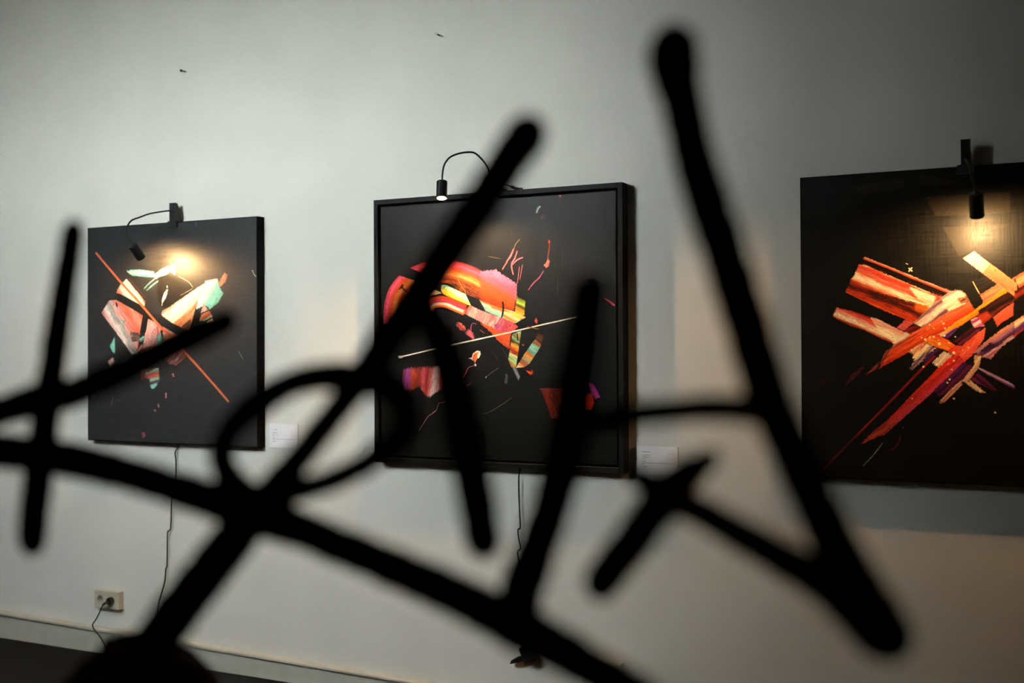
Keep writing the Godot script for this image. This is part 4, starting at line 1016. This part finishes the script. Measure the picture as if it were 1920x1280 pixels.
const STROKES_CROSS := [
	["p",[0.1936,0.2819,0.2016,0.2705,0.3081,0.3193,0.3817,0.3541,0.4628,0.3886,0.4427,0.4098,0.4039,0.3899,0.2908,0.3351,0.1944,0.2918],25,["#b04030","#d89880","#c0442c","#180806","#0e0706","#180806","#b83820"],0.06,2,0.12],
	["p",[0.1832,0.2954,0.1994,0.296,0.2907,0.3406,0.4385,0.4106,0.4034,0.4524,0.3539,0.4913,0.2495,0.4433,0.141,0.3859,0.1592,0.3424,0.1696,0.3304],25,["#ecd8b0","#d84c30","#c8382a","#d87460","#d84830","#ecd8b0","#f0e0c0","#e8a078","#a83018","#8a2410","#2a0c08","#7c2010","#b83818","#a03010","#d8501c"],0.05,2,0.08],
	["p",[0.1974,0.3745,0.2499,0.3913,0.3189,0.4143,0.3755,0.4308,0.3585,0.4394,0.2902,0.4197,0.2265,0.3998],22,["#2a0c08","#6a2010","#200a06","#3a140a"],0.3,4,0.35],
	["p",[0.3363,0.3724,0.4205,0.4078,0.4063,0.4374,0.3644,0.4124],25,["#f0e0bc","#f4e8cc","#e8cca0","#f0dcb8"],0.1,3,0.2],
	["p",[0.3558,0.4273,0.4007,0.4373,0.3837,0.461,0.3556,0.4515],25,["#d87820","#c86414","#b04c18"],0.2,3,0.25],
	["p",[0.0991,0.4652,0.1123,0.4349,0.1585,0.4476,0.2173,0.4687,0.2724,0.4956,0.3423,0.5313,0.2993,0.5613,0.2489,0.5381,0.2023,0.5131,0.1373,0.4906],25,["#6a100c","#c02c20","#d04838","#d88474","#e0a890","#ecd8b4","#e8c8a0","#a83828","#401010"],0.07,2,0.1],
	["p",[0.2173,0.4687,0.2377,0.4737,0.3409,0.5298,0.3007,0.5598,0.249,0.5228],25,["#e0a898","#d89888","#ecd8b0","#f0e0c0","#e0b490"],0.08,2,0.08],
	["p",[0.2982,0.5051,0.327,0.4782,0.3525,0.4907,0.3182,0.5159],-35,["#a83c3c","#c85058","#b84848"],0.2,3,0.15],
	["p",[0.3182,0.5159,0.3553,0.4967,0.3778,0.5076,0.338,0.5283],-20,["#4a1010","#8c2018","#3a0c0c","#a83020"],0.2,2,0.2],
	["p",[0.2864,0.5536,0.3267,0.5191,0.3437,0.5298,0.2978,0.5628],-35,["#d8c0a8","#e8d8c0","#b89890"],0.2,2,0.1],
	["p",[0.3497,0.4906,0.4007,0.4403,0.4594,0.3909,0.5012,0.3825,0.5194,0.425,0.459,0.4564,0.3778,0.5067],-38,["#c8a8a8","#7a5060","#d8b8b0","#e8d0c0","#6a3848","#b890a0","#8a6878"],0.06,2,0.08],
	["p",[0.4399,0.4142,0.4677,0.3911,0.502,0.3846,0.5194,0.425,0.4617,0.455,0.4369,0.4411],-35,["#d8a090","#f0dcc4","#f4ecd4","#ecc4ac","#f0d8c0","#e8b098"],0.1,3,0.1],
	["p",[0.4813,0.4152,0.5169,0.4043,0.5194,0.425,0.4921,0.4333],-30,["#d88468","#3c1c10","#e09878","#4a2418"],0.5,4,0.35],
	["p",[0.338,0.5283,0.3947,0.4943,0.4562,0.4564,0.5181,0.425,0.5341,0.4549,0.4794,0.4866,0.4252,0.5282,0.3915,0.5513,0.3348,0.5842,0.3004,0.6054,0.2483,0.6237,0.2601,0.5901,0.2978,0.5659],-31,["#d85a3c","#d8603c","#e06840","#d0542c","#d84c20","#c84018","#b03414","#c84420"],0.08,2,0.06],
	["p",[0.2482,0.6331,0.2631,0.5827,0.2978,0.56,0.3351,0.542,0.3463,0.5603,0.3062,0.5904,0.2715,0.6178],-40,["#5a2a24","#8c4c40","#38100e","#a85848","#c83820"],0.2,3,0.25],
	["p",[0.2892,0.5599,0.3862,0.5094,0.3973,0.5305,0.3463,0.5724,0.2889,0.6116,0.2424,0.6392,0.26,0.6147],-33,["#d89070","#8c2c1c","#d84c24","#c03c1c","#e05820","#b83018","#c83818"],0.1,2,0.1],
	["p",[0.3859,0.553,0.3973,0.5335,0.4224,0.5302,0.4542,0.546,0.4761,0.564,0.4663,0.5818,0.4498,0.5803,0.4166,0.5682],26,["#d8481c","#e05c20","#e07820","#d86018"],0.1,1,0.03],
	["p",[0.4498,0.5788,0.4747,0.564,0.4939,0.5641,0.5295,0.5318,0.5648,0.5057,0.5578,0.5439,0.5236,0.5968,0.499,0.616,0.4799,0.6027],-48,["#c02818","#d83c20","#d04028","#e06048","#d85040","#c84838"],0.12,2,0.05],
	["p",[0.4579,0.5997,0.4855,0.5938,0.505,0.6146,0.4686,0.6503,0.4324,0.6878,0.3449,0.7717,0.2583,0.8543,0.2058,0.862,0.2702,0.8037,0.3452,0.7204,0.4245,0.6341],-43,["#d82c1c","#c82418","#d03424","#a81c18","#c02c2c","#c03848","#b83450","#c04050"],0.1,2,0.07],
	["p",[0.1819,0.8873,0.2349,0.8356,0.2965,0.7943,0.3058,0.8089,0.2537,0.855],-38,["#8a2c20","#b84430","#6a1c18"],0.3,5,0.5],
	["p",[0.3371,0.582,0.3633,0.5604,0.3859,0.5521,0.4188,0.5697,0.3799,0.6086,0.3458,0.6434,0.3367,0.6364,0.353,0.6146,0.3475,0.5935],-47,["#ecd8b0","#d8b088","#d8684c","#f0dcb4","#e8d0a0","#4a2454","#d8c4a0"],0.1,4,0.14],
	["p",[0.3856,0.6026,0.4188,0.5691,0.4393,0.5817,0.4107,0.6122,0.3798,0.6267],-47,["#28103c","#4a2060","#1a0a14","#3a1430"],0.15,2,0.15],
	["p",[0.4056,0.6182,0.4415,0.5811,0.4676,0.5943,0.4245,0.6341],-47,["#e8d0b0","#c8a898","#ecdcc0","#d8988c","#e0b8a4"],0.08,3,0.1],
	["s",[0.4136,0.5966,0.3741,0.6387,0.288,0.7333,0.1675,0.8632],0.0079,["#6a1410","#8a1c14","#5a100e"],0.1,0.05,0],
	["s",[0.1773,0.8523,0.1187,0.9148,0.0567,0.9833],0.0069,["#6a1012","#4a0a0c"],0.1,0.2,0.3],
	["p",[0.4666,0.5474,0.4969,0.5254,0.5243,0.5044,0.5513,0.5113,0.5241,0.5375,0.4912,0.5645],-38,["#1c0810","#4a1428","#2a0c18","#6a2038","#3c1838"],0.1,2,0.08],
	["p",[0.4252,0.5276,0.4669,0.5013,0.4889,0.5045,0.4528,0.5413,0.4335,0.5352],-35,["#e0b088","#c8a8a0","#482068","#6a3078"],0.1,2,0.1],
	["p",[0.4252,0.5282,0.4794,0.4866,0.5301,0.4548,0.5681,0.4203,0.6119,0.3833,0.6271,0.3721,0.6269,0.3983,0.5841,0.4324,0.5354,0.4712,0.4861,0.5045],-36,["#ecd8b0","#e8a860","#e89020","#e08c18","#d87818","#b85c20"],0.06,2,0.06],
	["p",[0.519,0.4842,0.5354,0.4741,0.5515,0.4788,0.56,0.5031,0.5297,0.5074],-35,["#e0c8c8","#a02870","#e8d0d0","#b84888","#ecd8d0"],0.1,2,0.1],
	["p",[0.5409,0.4551,0.6117,0.4067,0.6454,0.3872,0.6451,0.428,0.6114,0.4477,0.5784,0.4778,0.5541,0.4966],-33,["#180808","#3c0e0c","#0e0606","#6a1c14","#8c3018"],0.12,2,0.12],
	["p",[0.5381,0.4698,0.5678,0.4556,0.5811,0.4764,0.5568,0.4981],-33,["#8c2418","#b03820","#6a1810"],0.15,2,0.1],
	["p",[0.5546,0.4229,0.5897,0.3915,0.6457,0.3522,0.6455,0.3785,0.6119,0.3862,0.568,0.4291,0.5572,0.4348],-35,["#d86848","#e07850","#d87048"],0.1,1,0.05],
	["p",[0.5467,0.405,0.5952,0.3735,0.6165,0.3659,0.6164,0.3834,0.5573,0.4265],-33,["#d86c4c","#e88058","#d86040"],0.12,2,0.06],
	["p",[0.4986,0.288,0.5314,0.2663,0.5796,0.3089,0.5558,0.3381],-60,["#f4ecc8","#f0e4c0","#e8d4c0","#d8b8b8","#c8a8b4","#e0a080"],0.1,1,0.03],
	["p",[0.5558,0.3381,0.5796,0.3083,0.6122,0.3359,0.6534,0.3729,0.6531,0.4194,0.6119,0.3833,0.5952,0.3717],38,["#e89860","#e0885c","#d87850","#e08860"],0.15,1,0.05],
	["p",[0.4815,0.3885,0.5199,0.3629,0.5686,0.3497,0.5952,0.3711,0.5521,0.3993,0.5304,0.4105],-33,["#14100a","#0e0b08","#281c10","#120e0a"],0.3,4,0.3],
	["p",[0.5001,0.3896,0.5266,0.3696,0.5552,0.4206,0.5328,0.4475,0.5189,0.425],-33,["#0c0a08","#14100c","#0a0808"],0.2,1,0],
	["s",[0.5267,0.3616,0.5387,0.3871,0.5467,0.4021],0.003,["#ecd8b0","#c89060"],0.1,0.2,0],
	["p",[0.5594,0.5025,0.5843,0.4759,0.598,0.5036,0.5727,0.5297],-40,["#080707","#100c0a","#080707"],0.1,1,0],
	["p",[0.5843,0.4759,0.6114,0.4535,0.6425,0.4308,0.6422,0.4716,0.6111,0.4915,0.5974,0.506],-35,["#d86048","#d05840","#c84c34"],0.1,2,0.06],
	["p",[0.5291,0.5854,0.5672,0.5467,0.6109,0.5114,0.6447,0.4891,0.6443,0.5415,0.6105,0.5661,0.5775,0.607,0.5506,0.6002],-36,["#d89080","#c87868","#a07088","#5a2860","#3a1440","#c8a098","#8a4870","#d8b090"],0.09,3,0.1],
	["p",[0.5454,0.5819,0.5778,0.5527,0.5938,0.5645,0.5669,0.5908],-30,["#3a1048","#1a0a1c","#502060"],0.3,5,0.3],
	["p",[0.41,0.706,0.4547,0.6623,0.4963,0.6169,0.5294,0.6299,0.4903,0.6784,0.4363,0.7227,0.4238,0.7259],-46,["#341038","#4a1c58","#2c0c30","#5a1c40","#3c0e24","#4a1838"],0.1,2,0.1],
	["p",[0.4259,0.7438,0.4572,0.704,0.4904,0.6739,0.4952,0.6872,0.4653,0.7217,0.4389,0.7475],-46,["#8a3c50","#d8b098","#a86860","#d89c88","#4a1830"],0.1,4,0.15],
	["p",[0.4917,0.6769,0.5124,0.6501,0.5288,0.6263,0.5291,0.5939,0.5507,0.5963,0.5429,0.6322,0.5232,0.6618,0.5067,0.6812],-52,["#d8b490","#b88468","#e0c09c","#c89878","#a87860"],0.1,2,0.08],
	["p",[0.5013,0.6812,0.5176,0.6737,0.5392,0.6912,0.5633,0.7121,0.5498,0.7141,0.5283,0.7031],38,["#c8a080","#d8b494","#a87c68"],0.1,4,0.25],
	["p",[0.5176,0.6737,0.5395,0.6484,0.5663,0.6733,0.5954,0.7058,0.5821,0.7072,0.55,0.6881],38,["#3a1040","#5a1c48","#2c0a20","#6a2040","#401030"],0.1,2,0.12],
	["p",[0.5369,0.6293,0.5665,0.6439,0.6098,0.6671,0.6432,0.6872,0.6431,0.7018,0.6097,0.6811,0.5503,0.6454],28,["#8a6890","#a88ca8","#6a3c78","#4a2058"],0.1,2,0.1],
	["p",[0.1298,0.7044,0.1544,0.6612,0.1933,0.6258,0.1981,0.6334,0.1689,0.6712],-42,["#2a1014","#4a2024","#1c0a0c"],0.3,5,0.5],
	["p",[0.1979,0.661,0.2268,0.6308,0.2507,0.6108,0.2362,0.6407],-40,["#5a2420","#8a4030","#3a1410"],0.3,5,0.45],
	["p",[0.0161,0.7134,0.0512,0.6823,0.0983,0.6616,0.0958,0.6718,0.0511,0.6977],-25,["#281012","#341418","#1a0a0c"],0.3,5,0.55],
	["s",[0.2536,0.88,0.22,0.9261,0.1911,0.9573],0.0025,["#8c8884","#a8a49c"],0.1,0.3,0],
	["s",[0.3102,0.8484,0.2959,0.8885,0.2723,0.9042],0.0059,["#5a1418","#3c0e10"],0.3,0.5,0],
	["s",[0.3373,0.3124,0.348,0.3237],0.0042,["#ecd8b0","#ecd8b0"],0.1,0.1,0],
	["s",[0.3475,0.3116,0.3372,0.3245],0.0042,["#ecd8b0","#ecd8b0"],0.1,0.1,0],
	["s",[0.3288,0.2973,0.3354,0.3005],0.0024,["#ecd8b0","#ecd8b0"],0.1,0.1,0],
	["p",[0.6457,0.3522,0.7268,0.303,0.7421,0.3266,0.6586,0.3876],-32,["#d86848","#e0a070","#c84c34"],0.1,2,0.1],
	["p",[0.6447,0.4891,0.7517,0.4103,0.7617,0.4393,0.6443,0.5386],-34,["#c85038","#ecd8b0","#5a2860","#a83020"],0.1,2,0.1],
	["p",[0.6454,0.3959,0.7135,0.3545,0.7211,0.3807,0.6451,0.4309],-33,["#3c0e0c","#8c2418","#180808"],0.1,2,0.1]
]
const SPLATTER := [0.4,0.5366,0.0022,0.4112,0.5352,0.003,0.4251,0.5458,0.0016,0.386,0.544,0.004,0.4278,0.5578,0.004,0.4555,0.555,0.0022,0.461,0.558,0.0016,0.5129,0.5702,0.0016,0.4965,0.579,0.0016,0.4704,0.5863,0.004,0.4703,0.6116,0.003,0.4536,0.622,0.0016,0.4645,0.6399,0.0022,0.4574,0.6712,0.003,0.4505,0.6817,0.003,0.3748,0.5378,0.0022,0.4352,0.4861,0.0016,0.4407,0.4936,0.003,0.3989,0.496,0.0022,0.4114,0.5082,0.0016,0.4448,0.5086,0.003,0.4432,0.5325,0.003,0.4749,0.5358,0.0022,0.3451,0.734,0.0022,0.3797,0.6312,0.003,0.4694,0.7321,0.003,0.5883,0.7742,0.003,0.316,0.8284,0.0016]
const PAINTED_SHEEN := [[0.388,0.0866,0.6357,0.0859,0.6352,0.1515,0.4197,0.1495],[0.4391,0.185,0.635,0.1863,0.6162,0.1969,0.5643,0.2072,0.5233,0.2678,0.4871,0.282],[0.3636,0.0157,0.3761,0.0139,0.4936,0.0436,0.4839,0.0508,0.3808,0.0515],[0.1666,0.0368,0.3209,0.0233,0.3295,0.052,0.1925,0.0658]]
const TAG := [
	[-0.6691,0.0926,0.0253,-0.6767,0.059,0.0277,-0.6849,0.0208,0.0302,-0.6944,-0.0261,0.0315,-0.7028,-0.0735,0.0339,-0.71,-0.1168,0.034,-0.7149,-0.1494,0.0329],
	[-0.7895,-0.0606,0.0244,-0.7514,-0.0496,0.0252,-0.7147,-0.0402,0.0271,-0.6792,-0.0353,0.0254,-0.6449,-0.0248,0.025,-0.6064,-0.0114,0.0245,-0.5693,0.0032,0.0241,-0.5385,0.0141,0.0237,-0.5147,0.0216,0.0181],
	[-0.796,-0.0801,0.0306,-0.7515,-0.0817,0.0299,-0.691,-0.0842,0.0302,-0.6451,-0.0891,0.0296,-0.5905,-0.0982,0.0276,-0.5389,-0.1084,0.0291,-0.49,-0.1173,0.0325,-0.4436,-0.128,0.0286,-0.3994,-0.1404,0.0289,-0.3575,-0.1521,0.0292,-0.3175,-0.1647,0.0304,-0.2831,-0.1771,0.0335,-0.2537,-0.1887,0.0319,-0.2289,-0.1991,0.0287,-0.2014,-0.2109,0.0282],
	[-0.2755,0.1359,0.0315,-0.2853,0.1244,0.0298,-0.3026,0.1022,0.0282,-0.321,0.0796,0.0295,-0.3403,0.0551,0.0298,-0.3608,0.029,0.0302,-0.3809,0.004,0.0286,-0.4024,-0.0226,0.023,-0.4275,-0.0496,0.0213,-0.4525,-0.0766,0.0226,-0.4781,-0.1044,0.0281,-0.502,-0.1289,0.0348,-0.5291,-0.1581,0.0364,-0.5569,-0.1883,0.038,-0.5803,-0.2147,0.0396,-0.5962,-0.2367,0.0388],
	[-0.4947,-0.1072,0.0263,-0.5121,-0.0945,0.0255,-0.5204,-0.0801,0.0245,-0.5184,-0.0659,0.0234,-0.5056,-0.0508,0.0233,-0.484,-0.0357,0.0219,-0.4573,-0.0231,0.0206,-0.4319,-0.0184,0.0213,-0.4072,-0.019,0.023,-0.384,-0.0225,0.0237,-0.3685,-0.032,0.0225,-0.3632,-0.0463,0.0215,-0.3703,-0.0591,0.0196,-0.3885,-0.0727,0.0178,-0.4122,-0.0854,0.0171,-0.4389,-0.0952,0.0173,-0.4664,-0.1007,0.0207],
	[-0.3525,0.0341,0.0194,-0.3437,0.018,0.0232,-0.3353,0.0002,0.0269,-0.3278,-0.0262,0.0287,-0.3216,-0.0506,0.0295,-0.3163,-0.0748,0.0294,-0.3117,-0.0989,0.0284,-0.3076,-0.1229,0.0274],
	[-0.2318,0.0362,0.0243,-0.2354,0.0147,0.0262,-0.2398,-0.0085,0.0281,-0.2439,-0.0319,0.029,-0.2472,-0.0553,0.0291,-0.2531,-0.0789,0.0283,-0.2605,-0.1028,0.0275,-0.2694,-0.127,0.0286,-0.2785,-0.1498,0.0306,-0.2838,-0.169,0.0307],
	[-0.253,-0.0538,0.0155,-0.2315,-0.0466,0.0153,-0.2072,-0.0404,0.016,-0.1804,-0.0373,0.0157,-0.1544,-0.0349,0.0163,-0.1371,-0.0358,0.0169,-0.1257,-0.0349,0.0193],
	[-0.1784,0.18,0.034,-0.1765,0.1644,0.0304,-0.1708,0.1366,0.026,-0.1645,0.109,0.0267,-0.1556,0.0799,0.0274,-0.1463,0.0511,0.0273,-0.1371,0.0212,0.0279,-0.1286,-0.0084,0.0278,-0.1202,-0.0345,0.0268,-0.1083,-0.0617,0.0266,-0.0951,-0.0914,0.0271,-0.0822,-0.1191,0.0285,-0.0695,-0.1417,0.0307,-0.0598,-0.1584,0.0321],
	[-0.1562,-0.0645,0.012,-0.1675,-0.0719,0.0199,-0.18,-0.0836,0.0253,-0.1924,-0.0987,0.0255,-0.206,-0.1174,0.0248,-0.2181,-0.133,0.025,-0.2268,-0.1452,0.0233],
	[-0.2047,-0.0761,0.0124,-0.1923,-0.0826,0.0193,-0.1774,-0.0908,0.0191,-0.158,-0.0992,0.0197,-0.136,-0.1103,0.0211,-0.1147,-0.121,0.0225,-0.0939,-0.132,0.0246,-0.0767,-0.1439,0.0292,-0.0612,-0.1586,0.0321]
]
